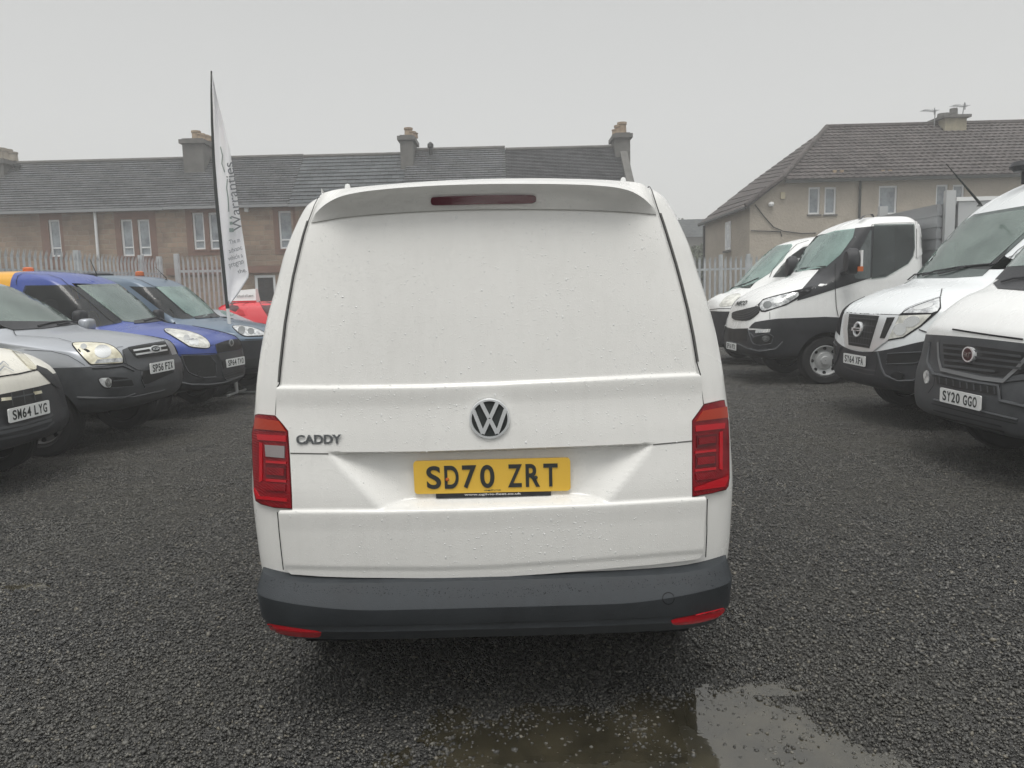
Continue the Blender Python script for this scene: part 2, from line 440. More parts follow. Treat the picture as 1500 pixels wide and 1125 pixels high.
    def ridge(s,name,pts,r=.008,mat=None,lift=.004,mirror=False):  # raised tube added along bumper and recess edges to catch a highlight
        L=[]
        for a,b in zip(pts,pts[1:]):
            n=max(1,int(math.dist(a,b)/5)); L+=[(a[0]+(b[0]-a[0])*i/n,a[1]+(b[1]-a[1])*i/n) for i in range(n)]
        L.append(pts[-1]); H=[s.hit(*p) for p in L]
        o=MB().tube([p+n*lift for p,n in H],r,6).build(name,mat or M_blk,s.root,True)
        if mirror: s.mirror(o,name)
        return o
    def line(s,pts,w=.006,off=.007,step=6):
        L=[]
        for a,b in zip(pts,pts[1:]):
            n=max(1,int(math.dist(a,b)/step))
            L+= [(a[0]+(b[0]-a[0])*i/n,a[1]+(b[1]-a[1])*i/n) for i in range(n)]
        L.append(pts[-1]); H=[s.hit(*p) for p in L]; v=[];f=[]
        for i,(p,n) in enumerate(H):
            t=H[min(i+1,len(H)-1)][0]-H[max(i-1,0)][0]
            sd=n.cross(t).normalized()*w/2
            v+=[p+sd+n*off,p-sd+n*off]
            if i: f.append((2*i-2,2*i-1,2*i+1,2*i))
        s.lines.append((v,f))
    def endlines(s,mat=None,name='panel_gap'):
        for v,f in s.lines: MB().add(v,f).build(name,mat or M_gap,s.root)
        s.lines=[]
    def tube(s,name,pts,r,lift,mat,parent=None):
        H=[s.hit(*p) for p in pts]
        if not isinstance(lift,(list,tuple)): lift=[lift]*len(pts)
        return MB().tube([p+n*l for (p,n),l in zip(H,lift)],r,6).build(name,mat,parent or s.root,True)
    def cabin(s,polys,xb,zb,xr_,zr,w0,w1,seats,xs,rhd=1,bulk=None):
        """open the body under the glass and furnish the cab; local metres"""
        b=s.parts['body']; bm=bmesh.new(); bm.from_mesh(b.data); off=b.parent.location; ay=1 if abs(s.place(0,1,0)[1]-s.place(0,0,0)[1])>.5 else 0
        yc=s.place(0,0,0)[ay]; ins=[]
        for pl in polys:
            cx=sum(p[0] for p in pl)/len(pl); cy=sum(p[1] for p in pl)/len(pl); ins.append([(cx+(x-cx)*.975,cy+(y-cy)*.975) for x,y in pl])
        def mir(c):
            c=c.copy(); c[ay]=2*yc-c[ay]; return c
        for sg in (1,-1):
            for pl in ins:
                x0,x1=min(p[0] for p in pl)-9,max(p[0] for p in pl)+9; y0_,y1_=min(p[1] for p in pl)-9,max(p[1] for p in pl)+9
                def sel():
                    o=[]
                    for f in bm.faces:
                        c0=f.calc_center_median()+off; nrm=f.normal.copy()
                        if c0.z<zb-.36: continue
                        if sg<0: c0=mir(c0); nrm[ay]*=-1
                        if nrm.dot(c0-Vector(CP))>=0: continue
                        q=pix(c0)
                        if x0<q[0]<x1 and y0_<q[1]<y1_: o.append((f,q))
                    return o
                g=[q[0] for q in sel()]
                if not g: continue
                for (p,q) in zip(pl,pl[1:]+pl[:1]):
                    if math.dist(p,q)<.5: continue
                    nv=Vector(ray(*p)).cross(Vector(ray(*q))); co=Vector(CP)
                    if sg<0: nv[ay]*=-1; co=mir(co)
                    g=[f for f in g if f.is_valid]
                    gg=list({e for f in g for e in f.edges})+list({v for f in g for v in f.verts})+g
                    r_=bmesh.ops.bisect_plane(bm,geom=gg,plane_co=co-off,plane_no=nv,dist=1e-5)
                    g=[e for e in r_['geom'] if isinstance(e,bmesh.types.BMFace)]
                bm.normal_update()
                bmesh.ops.delete(bm,geom=[f for f,q in sel() if inside(*q,pl)],context='FACES')
        kill=[]
        bmesh.ops.delete(bm,geom=kill,context='FACES'); bm.to_mesh(b.data); bm.free()
        pl_=s.place; mb=MB()
        def bx(x0,x1,y0,y1,z0,z1,m_=None):
            a,c=pl_(x0,y0,z0),pl_(x1,y1,z1); return (min(a[0],c[0]),max(a[0],c[0]),min(a[1],c[1]),max(a[1],c[1]),z0,z1)
        y0=w0-.09
        for sg in (-1,1): mb.box(*bx(xb-.15,xr_,sg*y0,sg*(y0-.03),.5,zb-.10))
        mb.box(*bx(xb-.1,xr_,-y0,y0,.5,.55)); mb.build('cabin_lining',M_cab,s.root)
        y1=w1-.07; P_=[pl_(xr_,-y0+.01,.5),pl_(xr_,y0-.01,.5),pl_(xr_,y0-.02,zb),pl_(xr_,y1,zr-.09),pl_(xr_,-y1,zr-.09),pl_(xr_,-y0+.02,zb)]
        q=[(p[0]+(.03 if pl_(1,0,0)[0]<pl_(0,0,0)[0] else -.03),p[1],p[2]) for p in P_]
        obj('rear_panel',P_+q,[(0,1,2,3,4,5),(11,10,9,8,7,6)]+[(i,(i+1)%6,6+(i+1)%6,6+i) for i in range(6)],bulk or M_bulk,s.root,False)
        MB().box(*bx(xb-.10,xb-.42,-y0+.05,y0-.05,zb-.35,zb-.09)).build('dashboard',M_cab,s.root)
        for y in seats:
            so=blob('seat',pl_(xs,y,zb-.22),(.09,.24,.36),M_seat,s.root); blob('headrest',pl_(xs-.03,y,zb+.24),(.05,.13,.09),M_seat,so)
        c=pl_(xb-.50,rhd*seats[0],zb-.03); v,f=[],[]
        MB().lathe([(.17,-.012),(.19,0),(.17,.012),(.155,0),(.17,-.012)],c,'x',24).build('steering_wheel',M_cab,s.root,True)
    def plate(s,text,px,side,size=(.52,.111),mat=None,yaw=0,tilt=0,dx=.03):
        """front plate: px = pixel of its centre; side=+1 faces +X, -1 faces -X"""
        p,n=s.hit(*px); 
        n=Vector((side*math.cos(yaw),math.sin(yaw),math.sin(tilt))).normalized(); up0=Vector((0,0,1))
        right=up0.cross(n).normalized(); up=n.cross(right)
        return plate_at(text,p+n*dx,right,up,size,mat or M_wplate,s.root)
def plate_at(text,c,right,up,size,mat,parent,tw=None,bold=.018):
    n=right.cross(up); w,h=size[0]/2,size[1]/2; r=.012; out=[]
    for (sx,sy,a0) in ((1,1,0),(-1,1,90),(-1,-1,180),(1,-1,270)):
        for k in range(5):
            a=R(a0+k*22.5); out.append((sx*(w-r)+r*math.cos(a),sy*(h-r)+r*math.sin(a)))
    v=[c+right*x+up*y+n*.004 for x,y in out]+[c+right*x+up*y-n*.006 for x,y in out]; m=len(out)
    f=[tuple(range(m)),tuple(range(2*m-1,m-1,-1))]+[(i,m+i,m+(i+1)%m,(i+1)%m) for i in range(m)]
    o=obj('number_plate',v,f,mat,parent,False)
    a,b=text.split(' ')
    cw=size[0]*.86; tot=len(a)+len(b)+.55; u=cw/tot
    xa=-cw/2+u*len(a)/2; xb=cw/2-u*len(b)/2
    mb=MB()
    for t,x in ((a,xa),(b,xb)):
        k0=x-u*len(t)/2
        for i,chh in enumerate(t):
            wd=u*.80 if chh not in '1I' else u*.22
            mb.add(*text_geo(chh,c+right*(k0+u*(i+.5))+up*.0,right,up,size[1]*.70,width=wd,off=.0055,ext=.0008,bold=bold))
    obj('plate_lettering',mb.v,mb.f,M_txt,o,False)
    return o
def blob(name,c,s_,mat,parent,e=.55):
    """rounded box"""
    v=[];f=[];a,b=10,16
    sg=lambda t:math.copysign(abs(t)**e,t)
    for i in range(a+1):
        p=-math.pi/2+math.pi*i/a
        for k in range(b):
            q=2*math.pi*k/b; v.append((c[0]+s_[0]*sg(math.cos(p))*sg(math.cos(q)),c[1]+s_[1]*sg(math.cos(p))*sg(math.sin(q)),c[2]+s_[2]*sg(math.sin(p))))
    for i in range(a):
        for k in range(b): f.append((i*b+k,i*b+(k+1)%b,(i+1)*b+(k+1)%b,(i+1)*b+k))
    return obj(name,v,f,mat,parent,True,60)
def nose(Xn,Yc,d):
    return lambda x,y,z:(Xn+d*x,Yc+y,z)
# ================================================================== THE WHITE VAN (seen from behind)
XC=-.0775; YN=2.45
cad=lambda x,y,z:(XC+y,YN-x,z)
def fr(z): return -4.3 if z<.95 else (-4.3+(z-.95)/.15*.9 if z<1.1 else -3.4+(z-1.1)/.75*.85)
CW=[(.34,.836),(.5,.836),(.6,.843),(.8,.852),(.95,.849),(1.03,.846),(1.1,.839),(1.2,.828),(1.32,.809),(1.43,.783),(1.54,.750),(1.64,.722),(1.74,.679),(1.81,.638)]
CX={.34:-.02,.5:.02,.6:.03,.8:.03,.95:.01,1.03:.0,1.1:-.01,1.2:-.02,1.32:-.035,1.43:-.05,1.54:-.067,1.64:-.083,1.74:-.10,1.81:-.115}
rows=[(-.2,.26,.74,.2,4,.26,-4.1)]+[(CX[z],z,w,.26,3.6,z,fr(z)) for z,w in CW]
rows+=[(-.15,1.850,.585,.26,3.4,1.845,-2.5),(-.30,1.868,.50,.26,3.2,1.865,-2.4),(-.6,1.875,.3,.2,3,1.875,-2.1),(-1.1,1.878,.04,.04,2,1.878,-1.5)]
V=Veh('panel_van','large white panel van seen from behind on the wet gravel, with yellow rear number plate','van',rows,cad,
  mats=[('body',M_white)],wheels=[(-.75,.835,.315,.2),(-3.42,.835,.315,.2)],nf=40,ns=26)
van=V
def y_at(poly,x):
    for a,b in zip(poly,poly[1:]):
        if a[0]<=x<=b[0]: return a[1]+(b[1]-a[1])*(x-a[0])/max(1e-6,b[0]-a[0])
    return poly[0][1] if x<poly[0][0] else poly[-1][1]
def ss(t): t=min(1,max(0,t)); return t*t*(3-2*t)
belt=[(380,568),(410,567.5),(520,567.2),(620,566),(720,562.8),(860,556),(960,551),(1023,548.5),(1060,546)]
sill=[(380,746),(430,745.5),(560,745.2),(720,742),(890,735),(1011,727.5),(1060,724)]
low=[(380,822),(430,823.5),(500,825.5),(640,826),(720,823.5),(860,814),(1025,801),(1060,797)]
shut=[(380,663),(428,663.5),(483,664.3),(620,663.2),(720,660.2),(860,655.2),(953,651),(1011,645.8),(1060,642)]
def dl(x,y): # distance right of left diagonal
    (ax,ay),(bx,by)=(483,664.5),(556,741)
    return ((x-ax)*(by-ay)-(y-ay)*(bx-ax))/math.hypot(bx-ax,by-ay)
def dr(x,y):
    (ax,ay),(bx,by)=(955,651),(888,734)
    return -((x-ax)*(by-ay)-(y-ay)*(bx-ax))/math.hypot(bx-ax,by-ay)
def tdisp(x,y):
    o=.004
    b=y_at(belt,x); o+=.0125*ss((y-b+3)/4.6)-.005*ss((y-b-2)/30)
    s_=y_at(sill,x); o+=.009*ss((y-s_+1)/4.2)-.003*ss((y-s_-3)/30)
    l=y_at(low,x); o-=.004*ss((y-l)/9.)
    h=y_at(shut,x)
    if y>h-1.2 and y<s_:
        e=min(dl(x,y),dr(x,y))
        if e>0:
            bt=s_-1-y
            q=lambda t:1-(1-min(1,max(0,t)))**1.7
            k=min(q(e/40.),q(bt/12.))
            o-=.052*k*ss((y-h+1.2)/2.2)
    return o
tg=[(474,285),(463,303),(455,324),(448,346),(441,374),(433.5,405),(427,441.6),(421.5,474),(417.4,509),(414,540),(412.6,562),(409.6,567),(408,590),(407,609),(416,619.5),(425,631),(427,660),(428.6,690),(430.4,725),(430.8,746),(413.5,746.2),(416,775),(418.8,802),(422,829),(424.5,835),(430,838.6),(470,841.5),(528,843.5),(612,844.2),(720,843),(800,838),(860,833),(940,826),(1000,819.4),(1016,817.3),(1023,815),(1026.4,809),(1027.6,780),(1029,746),(1029.7,726),(1011.4,727.6),(1011.1,670),(1011,616),(1020,603.5),(1027,593),(1025,570),(1023.6,552),(1019,547),(1017,530),(1011,492),(1003.5,455),(994.4,419),(986,388),(977.6,360.4),(970,336),(962.2,312.8),(957,297),(952,281),(944.5,274),(925,276),(880,272),(800,269),(720,269),(640,272),(560,277),(500,286)]
tail=V.patch('tailgate',tg,M_white,0,cells=(6,2.2),th=.03,disp=tdisp,sharp=60,warp=lambda x:y_at(shut,x)-660.2)
# the body is open behind the tailgate
tgi=[(720+(x-720)*.965,560+(y-560)*.965) for x,y in tg]
_b=V.parts['body']; _bm=bmesh.new(); _bm.from_mesh(_b.data)
_dl=[f for f in _bm.faces if f.normal.y<-.2 and all(inside(*pix(v.co+_b.parent.location),tgi) for v in f.verts)]
bmesh.ops.delete(_bm,geom=_dl,context='FACES'); _bm.to_mesh(_b.data); _bm.free()
# joints round the tailgate
for L in ([(474,281),(463,303),(455,324),(448,346),(441,374),(433.5,405),(427,441.6),(421.5,474),(417.4,509),(414,540),(412,562),(408.8,567),(407.2,590),(406.2,608)],
  [(943.5,267.5),(952.5,281),(957.6,297),(963,312.8),(970.8,336),(978.4,360.4),(986.8,388),(995.2,419),(1004.2,455),(1011.8,492),(1018,530),(1023.5,548),(1025,570),(1028,592)]):
    V.line(L,.0045,.009,5)
V.endlines(M_gap)
for L in ([(411.5,748),(413.8,775),(416.6,802),(420,831)],[(1031.4,729),(1031,745),(1030.4,780),(1028.8,813)]): V.line(L,.0042,.0195,5)
V.endlines(M_gap)
# light coloured weather strip beside the gap
V.line([(x-3.6,y) for x,y in [(455,324),(448,346),(441,374),(433.5,405),(427,441.6),(421.5,474),(417.4,509),(414,540),(412.6,560)]],.008,.004,5)
V.line([(x+3.6,y) for x,y in [(963,312.8),(970.8,336),(978.4,360.4),(986.8,388),(995.2,419),(1004.2,455),(1011.8,492),(1018,530)]],.008,.004,5)
V.endlines(M_gapw,'weather_strip')
def tl_line(pts,w,extra=.0012,mat=M_gapw,name='panel_gap'):
    mb=MB(); v=[];f=[]; L=[]
    for a,b in zip(pts,pts[1:]):
        n=max(1,int(math.dist(a,b)/5)); L+=[(a[0]+(b[0]-a[0])*i/n,a[1]+(b[1]-a[1])*i/n) for i in range(n)]
    L.append(pts[-1])
    H=[(V.hit(*p),tdisp(p[0],p[1]-1.5)) for p in L]
    P_=[h[0]+h[1]*(d+extra) for h,d in H]
    for i,p in enumerate(P_):
        t=P_[min(i+1,len(P_)-1)]-P_[max(i-1,0)]; sd=H[i][0][1].cross(t).normalized()*w/2
        v+=[p+sd,p-sd]
        if i: f.append((2*i-2,2*i-1,2*i+1,2*i))
    return obj(name,v,f,mat,tail,True)
tl_line([(428,663.5),(483,664.3)],.004); tl_line([(955,651),(1011,645.8)],.004)
# spoiler : loft of three lines
bot=[(455.5,326),(475,323),(500,318.5),(560,312.8),(640,308.2),(720,306.3),(800,306.3),(860,307.5),(920,310.5),(962,313.8)]
lip=[(456.5,323),(462,312),(476,299),(497,287.5),(530,280.5),(580,275.3),(650,271),(720,269.2),(800,269.2),(860,270.6),(900,273.8),(925,279.5),(944,291),(957,304),(961.5,311.5)]
top=[(469,286),(476,281),(500,276),(560,270.2),(640,264.4),(720,261.2),(800,260.6),(880,262.6),(938,266.6),(949,275)]
def resamp(pl,n):
    d=[0]
    for a,b in zip(pl,pl[1:]): d.append(d[-1]+math.dist(a,b))
    o=[]
    for i in range(n):
        t=d[-1]*i/(n-1); j=max(k for k in range(len(d)) if d[k]<=t+1e-9); j=min(j,len(pl)-2)
        u=(t-d[j])/(d[j+1]-d[j]); o.append((pl[j][0]+(pl[j+1][0]-pl[j][0])*u,pl[j][1]+(pl[j+1][1]-pl[j][1])*u))
    return o
n=80; Bp=resamp(sm(bot,2,False),n); Lp=resamp(sm(lip,2,False),n); Tp=resamp(sm(top,2,False),n)
v=[];f=[]; LAY=7
for i in range(n):
    e=min(i,n-1-i)/(n-1)*2; k=ss(e/.28)
    hb,nb=V.hit(*Bp[i]); hl,nl=V.hit(*Lp[i])
    yb=hb.y-.012; yl=min(hl.y,hb.y)-.012-.066*k
    b=at(*Bp[i],1,yb+.0); l=at(*Lp[i],1,yl); l2=l+Vector((0,.012,.004)); l3=at(Tp[i][0],Tp[i][1]+.3,1,yl+.03+.13*k)
    l4=l3+Vector((0,.12,-.012)); bb=b+Vector((0,.02,.004)); md=b.lerp(l,.5)+Vector((0,.008*k,0))
    v+=[bb,b,md,l,l.lerp(l3,.35)+Vector((0,0,.0015)),l3,l4]
    if i:
        for j in range(LAY-1): f.append(((i-1)*LAY+j,(i-1)*LAY+j+1,i*LAY+j+1,i*LAY+j))
sp=obj('spoiler',v,f,M_white,tail,True,50)
bm=bmesh.new(); bm.from_mesh(sp.data); bmesh.ops.recalc_face_normals(bm,faces=bm.faces)
bm.faces.ensure_lookup_table()
if sum(q.normal.y for q in bm.faces)>0: bmesh.ops.reverse_faces(bm,faces=bm.faces)
bm.to_mesh(sp.data); bm.free()
spb=BVHTree.FromPolygons(v,f)
def on_sp(px,py,o=.004):
    d=Vector(ray(px,py)).normalized(); p,nn,_,_=spb.ray_cast(Vector(CP),d)
    return p-d*o
# brake light
bl=sm([(631,289.5),(640,287.8),(720,285.6),(776,285.4),(785,287),(785.5,296),(776,298.6),(720,299),(640,301),(631,300)],2)
bp=[on_sp(x,y,.006) for x,y in bl]; bq=[p+Vector((0,.02,0)) for p in bp]; m=len(bp)
obj('brake_light',bp+bq,[tuple(range(m))]+[(i,(i+1)%m,m+(i+1)%m,m+i) for i in range(m)],M_brk,sp,False)
# badges
def srf(px,py,o=.004):
    p,nn=V.hit(px,py); return p+nn*(tdisp(px,py)+o),nn
c,nn=srf(717.5,613,.004); nn=Vector((0,-1,.02)).normalized(); rt=Vector((math.cos(R(.4)),0,math.sin(R(-.4)))); up=nn.cross(rt).normalized(); up=up if up.z>0 else -up
def disc(c,rt,up,nn,r,prof,n=48):
    v=[];f=[]
    for k in range(n):
        q=2*math.pi*k/n
        for rr,h in prof: v.append(c+rt*(rr*r*math.cos(q))+up*(rr*r*math.sin(q))+nn*h)
    m=len(prof)
    for k in range(n):
        for i in range(m-1): f.append((k*m+i,k*m+i+1,((k+1)%n)*m+i+1,((k+1)%n)*m+i))
    return v,f
def strokes(c,rt,up,nn,r,lines,w,h):
    v=[];f=[]
    for (ax,ay),(bx,by) in lines:
        dx,dy=bx-ax,by-ay; L=math.hypot(dx,dy); px_,py_=-dy/L*w/2,dx/L*w/2
        k=len(v)
        for z in (0,h):
            for (x,y) in ((ax+px_,ay+py_),(bx+px_,by+py_),(bx-px_,by-py_),(ax-px_,ay-py_)):
                v.append(c+rt*(x*r)+up*(y*r)+nn*(z+.0003*len(f)/6))
        f+=[(k,k+1,k+2,k+3),(k+4,k+7,k+6,k+5)]+[(k+i,k+4+i,k+4+(i+1)%4,k+(i+1)%4) for i in range(4)]
    return v,f
br=.0655
a,b=disc(c,rt,up,nn,br,[(1.02,-.004),(1.02,.006),(.98,.010),(.90,.010),(.86,.005),(.001,.006)])
bd=obj('badge',a,b,M_txt,tail,True,30)
a,b=disc(c,rt,up,nn,br,[(1.03,-.004),(1.03,.007),(.99,.0115),(.90,.0115),(.875,.004)])
obj('badge_ring',a,b,M_chrl,bd,True,30)
a,b=strokes(c+nn*.006,rt,up,nn,br,[((-.40,.82),(-.03,.05)),((.40,.82),(.03,.05)),((-.80,.46),(-.36,-.74)),((-.36,-.74),(-.01,.0)),((.80,.46),(.36,-.74)),((.36,-.74),(.01,.0))],.19,.006)
obj('badge_emblem',a,b,M_chrl,bd,False)
p0,_=srf(469.5,643,.003); pa,_=srf(434,643.5,.003); pb,_=srf(505,642.3,.003)
rt2=(pb-pa).normalized(); nn2=Vector((0,0,1)).cross(rt2)*-1; up2=Vector((0,0,1))
text_obj('model_lettering','CADDY',p0,rt2,up2,.031,M_chrd,tail,width=.157,ext=.002,bold=.03)
# number plate
c,_=srf(721,697,.012); c=at(721,697,1,c.y-.006)
rt3=Vector((1,0,-.004)).normalized()
pl=plate_at('SD70 ZRT',c+Vector((0,0,0)),rt3,Vector((0,-.05,1)).normalized(),(.522,.113),M_yplate,V.root,bold=.02)
mb=MB()
text_c=c+Vector((-.0,-.004,-.047))
text_obj('plate_maker_print','ogilvie',text_c,rt3,(0,-.05,1),.006,M_txt,pl,width=.055,off=.003,ext=.0003,bold=.02)
hold=MB().box(c.x-.19,c.x+.195,c.y+.0,c.y+.004,c.z-.072,c.z-.050).build('plate_holder',M_blk,V.root)
text_obj('holder_lettering','www.ogilvie-fleet.co.uk',Vector((c.x,c.y-.0005,c.z-.063)),rt3,(0,0,1),.0095,M_wtxt,hold,width=.19,off=.001,ext=.0003,bold=.015)
for sx,cm in ((-.150,M_amber),(.145,M_txt)):
    a,b=disc(c+rt3*sx+Vector((0,0,-.008)),rt3,Vector((0,0,1)),Vector((0,-1,0)),.0065,[(1,.004),(.8,.009),(.001,.011)],14); obj('plate_screw',a,b,cm,pl,True)
# lamps
lampL=[(377.4,607.5),(382,606.2),(406,608.5),(407.5,610),(424.6,630.5),(428,690),(431,744.5),(405,743),(386,738),(378,733),(375.5,718),(373.6,670),(373,634)]
lampR=[(1057.6,586),(1054,586),(1030,591.5),(1027.5,593.5),(1010.8,615.6),(1010.8,670),(1010.6,727),(1040,722),(1060,717),(1063.6,712),(1065.2,700),(1064.6,650),(1063.4,617)]
def inset(poly,d):
    cx=sum(p[0] for p in poly)/len(poly); cy=sum(p[1] for p in poly)/len(poly)
    return [(cx+(x-cx)*(1-d/abs(x-cx) if abs(x-cx)>d else 1),cy+(y-cy)*(1-d/abs(y-cy) if abs(y-cy)>d*2 else 1)) for x,y in poly]
def lamp(poly,sgn,x0,x1,yt,yb,rev,tilt):
    """x0 inner edge, x1 outer edge in px"""
    h=V.patch('tail_lamp',poly,M_rld,.010,cell=5,th=.03)
    V.patch('lens',inset(poly,1.6),M_rl,.013,cell=5,th=.008,parent=h)
    def Q(u,v): # u 0 inner..1 outer, v 0 top..1 bottom
        return (x0+(x1-x0)*u,(yt+(yb-yt)*v)+tilt*(x0+(x1-x0)*u-x0))
    def q(n_,us,mat,o=.017,th=.006): return V.patch(n_,[Q(*p) for p in us],mat,o,cell=5,th=th,parent=h)
    q('amber_lens',[(.28,.08),(.90,.05),(.93,.17),(.08,.19)],M_amb2)
    q('top_strip',[(.07,.235),(.86,.225),(.84,.285),(.07,.30)],M_rlb)
    q('reverse_lens',[(.10,.345),(.64,.335),(.62,.46),(.10,.475)],M_clr if rev else M_rld,.018)
    if not rev: q('reflector',[(.14,.37),(.60,.36),(.58,.43),(.14,.445)],M_rl,.021)
    q('lens_bar',[(.06,.515),(.62,.505),(.62,.53),(.06,.54)],M_rlb)
    q('lens_pocket',[(.07,.56),(.62,.55),(.62,.685),(.07,.695)],M_rld)
    q('lens_pocket',[(.11,.585),(.58,.577),(.58,.655),(.11,.665)],M_rl,.020)
    q('lens_bar',[(.06,.71),(.62,.70),(.62,.727),(.06,.737)],M_rlb)
    q('fog_lens',[(.07,.755),(.66,.745),(.62,.82),(.08,.83)],M_rl,.018)
    q('lens_bar',[(.04,.905),(.80,.885),(.94,.80),(.94,.84),(.86,.915),(.04,.94)],M_rlb)
    q('side_band',[(.72,.32),(.80,.31),(.80,.74),(.72,.72)],M_rlb,.016)
    return h
lamp(lampL,-1,426,375,606,742,True,.02)
lamp(lampR,1,1012,1064,592,726,False,-.06)
# bumper
BR=[(-.06,.553,.842),(.02,.553,.846),(.06,.543,.848),(.062,.541,.848),(.112,.476,.853),(.114,.472,.8535),(.104,.418,.848),(.102,.415,.848),(.088,.412,.844),(.087,.410,.843),(.090,.388,.840),(.082,.380,.836),(.060,.348,.822),(.0,.325,.79),(-.08,.31,.74)]
def bump_obj():
    v=[];f=[]; g=[]
    nf=44
    prof=[(BR[0][0],BR[0][1],BR[0][2])]+BR
    for (x,z,w) in BR:
        row=[]
        for sgn in (-1,1):
            for i in range(nf+1) if sgn>0 else range(nf,0,-1):
                th=i/nf*math.pi/2; e=2/4.2; w_=w-.034; yy=w_*math.sin(th)**e; xx=x-.24*(1-max(0,math.cos(th))**e)
                # the wrap-round ends rise
                k=(yy/w); zz=z+(.012*ss((k-.72)/.28) if z>.5 else (.030*ss((k-.45)/.55) if z>.46 else -.006*ss((k-.5)/.5)))
                row.append((xx,sgn*yy,zz))
        e0=row[0]; e1=row[-1]
        row=[(e0[0]-.12,e0[1],e0[2]),]+row+[(e1[0]-.12,e1[1],e1[2])]
        g.append(row)
    m=len(g[0])
    v=[cad(*p) for r_ in g for p in r_]
    for i in range(len(g)-1):
        for k in range(m-1): f.append((i*m+k,i*m+k+1,(i+1)*m+k+1,(i+1)*m+k))
    o=obj('bumper',v,f,M_bump,V.root,True,28)
    bm=bmesh.new(); bm.from_mesh(o.data); bmesh.ops.recalc_face_normals(bm,faces=bm.faces)
    if sum(q.normal.y for q in bm.faces)>0: bmesh.ops.reverse_faces(bm,faces=bm.faces)
    bm.to_mesh(o.data); bm.free()
    return o,BVHTree.FromPolygons([Vector(q) for q in v],f)
bo,bb=bump_obj()
class Sub(Veh):
    def __init__(s,root,bvh,place): s.root=root; s.bvh=bvh; s.place=place; s.lines=[]
SB=Sub(bo,bb,cad)
SB.patch('reflector',sm([(392,912.5),(400,914.5),(430,920),(471,924.5),(470,931),(462,932.6),(430,931),(406,926),(396,919)],1),M_rlb,.004,5)
SB.patch('reflector',sm([(1062,889.5),(1050,893),(1020,900),(982,907.3),(984,912.5),(992,914.6),(1020,912),(1048,905),(1058,898)],1),M_rlb,.004,5)
SB.line(ell(979,876.5,8.5,8.5),.003,.001,3); SB.endlines(M_gap,'tow_cover')
# small roof details
for px,py in ((509,272.5),(913,263)):
    p=at(px,py,1,2.75); mb=MB(); mb.lathe([(.001,.008),(.007,.006),(.010,-.002),(.012,-.03)],p,'z',12); mb.build('roof_stud',M_whitepl,V.root,True)
# underside
MB().box(XC-.70,XC+.70,2.62,6.4,.24,.30).build('underbody',M_pit,V.root)
MB().box(XC-.55,XC+.55,3.15,3.25,.22,.30).build('rear_axle',M_pit,V.root)

# rain beads standing on the paint and on the bumper
def beads(name,n,poly,fn,mat,par,seed,rmin=.0009,rmax=.0026):
    g=random.Random(seed); xs=[p[0] for p in poly]; ys=[p[1] for p in poly]; v=[];f=[]; k=0; cl=[(g.uniform(min(xs),max(xs)),g.uniform(min(ys),max(ys))) for _ in range(26)]
    while k<n:
        if g.random()<.45: c=g.choice(cl); x,y=c[0]+g.gauss(0,34),c[1]+g.gauss(0,24)
        else: x,y=g.uniform(min(xs),max(xs)),g.uniform(min(ys),max(ys))
        if not inside(x,y,poly): continue
        q=fn(x,y)
        if q is None: continue
        p,nn=q; k+=1; r=g.uniform(rmin,rmax)*(1.35 if g.random()<.06 else 1)*(.7 if g.random()<.5 else 1)
        a=nn.cross(Vector((0,0,1))).normalized(); b=a.cross(nn); b=b if b.z>0 else -b; q0=len(v); run=1.0 if g.random()<.85 else g.uniform(1.4,2.4)
        for (rr,h) in ((1,0),(.8,.26),(.35,.42)):
            for j in range(7):
                t=j/7*2*math.pi; v.append(p+a*(math.cos(t)*r*rr)+b*(math.sin(t)*r*rr*run)+nn*(h*r))
        v.append(p+nn*(r*.45))
        for l_ in range(2):
            for j in range(7): f.append((q0+l_*7+j,q0+l_*7+(j+1)%7,q0+(l_+1)*7+(j+1)%7,q0+(l_+1)*7+j))
        for j in range(7): f.append((q0+14+j,q0+14+(j+1)%7,q0+21))
    o=obj(name,v,f,mat,par,True,60); o['kind']='stuff'; return o
M_bead=base_mat('rain_bead',(.80,.81,.80),.04,0,.8,1.)
M_beadd=base_mat('rain_bead_dark',(.012,.014,.016),.2,0,.3,0)
beads('rain_drops',2400,[(x,y+6 if y<300 else y) for x,y in tg],lambda x,y:(lambda h:(h[0]+h[1]*(tdisp(x,y)+.0002),h[1]))(van.hit(x,y)) if y>y_at(bot,x)+3 else None,M_bead,tail,3)
def spf(x,y):
    d=Vector(ray(x,y)).normalized(); p,nn,_,_=spb.ray_cast(Vector(CP),d)
    return None if p is None else (p-d*.0006,nn if nn.dot(d)<0 else -nn)
beads('rain_drops',170,lip[2:-2]+bot[::-1][1:-1],spf,M_bead,sp,5)
beads('rain_drops',650,[(388,846),(440,856),(720,862),(1000,845),(1060,832),(1066,862),(1000,858),(720,877),(440,868),(388,860)],lambda x,y:(lambda h:(h[0]+h[1]*.0002,h[1]))(SB.hit(x,y)),M_beadd,bo,9,.0007,.0018)
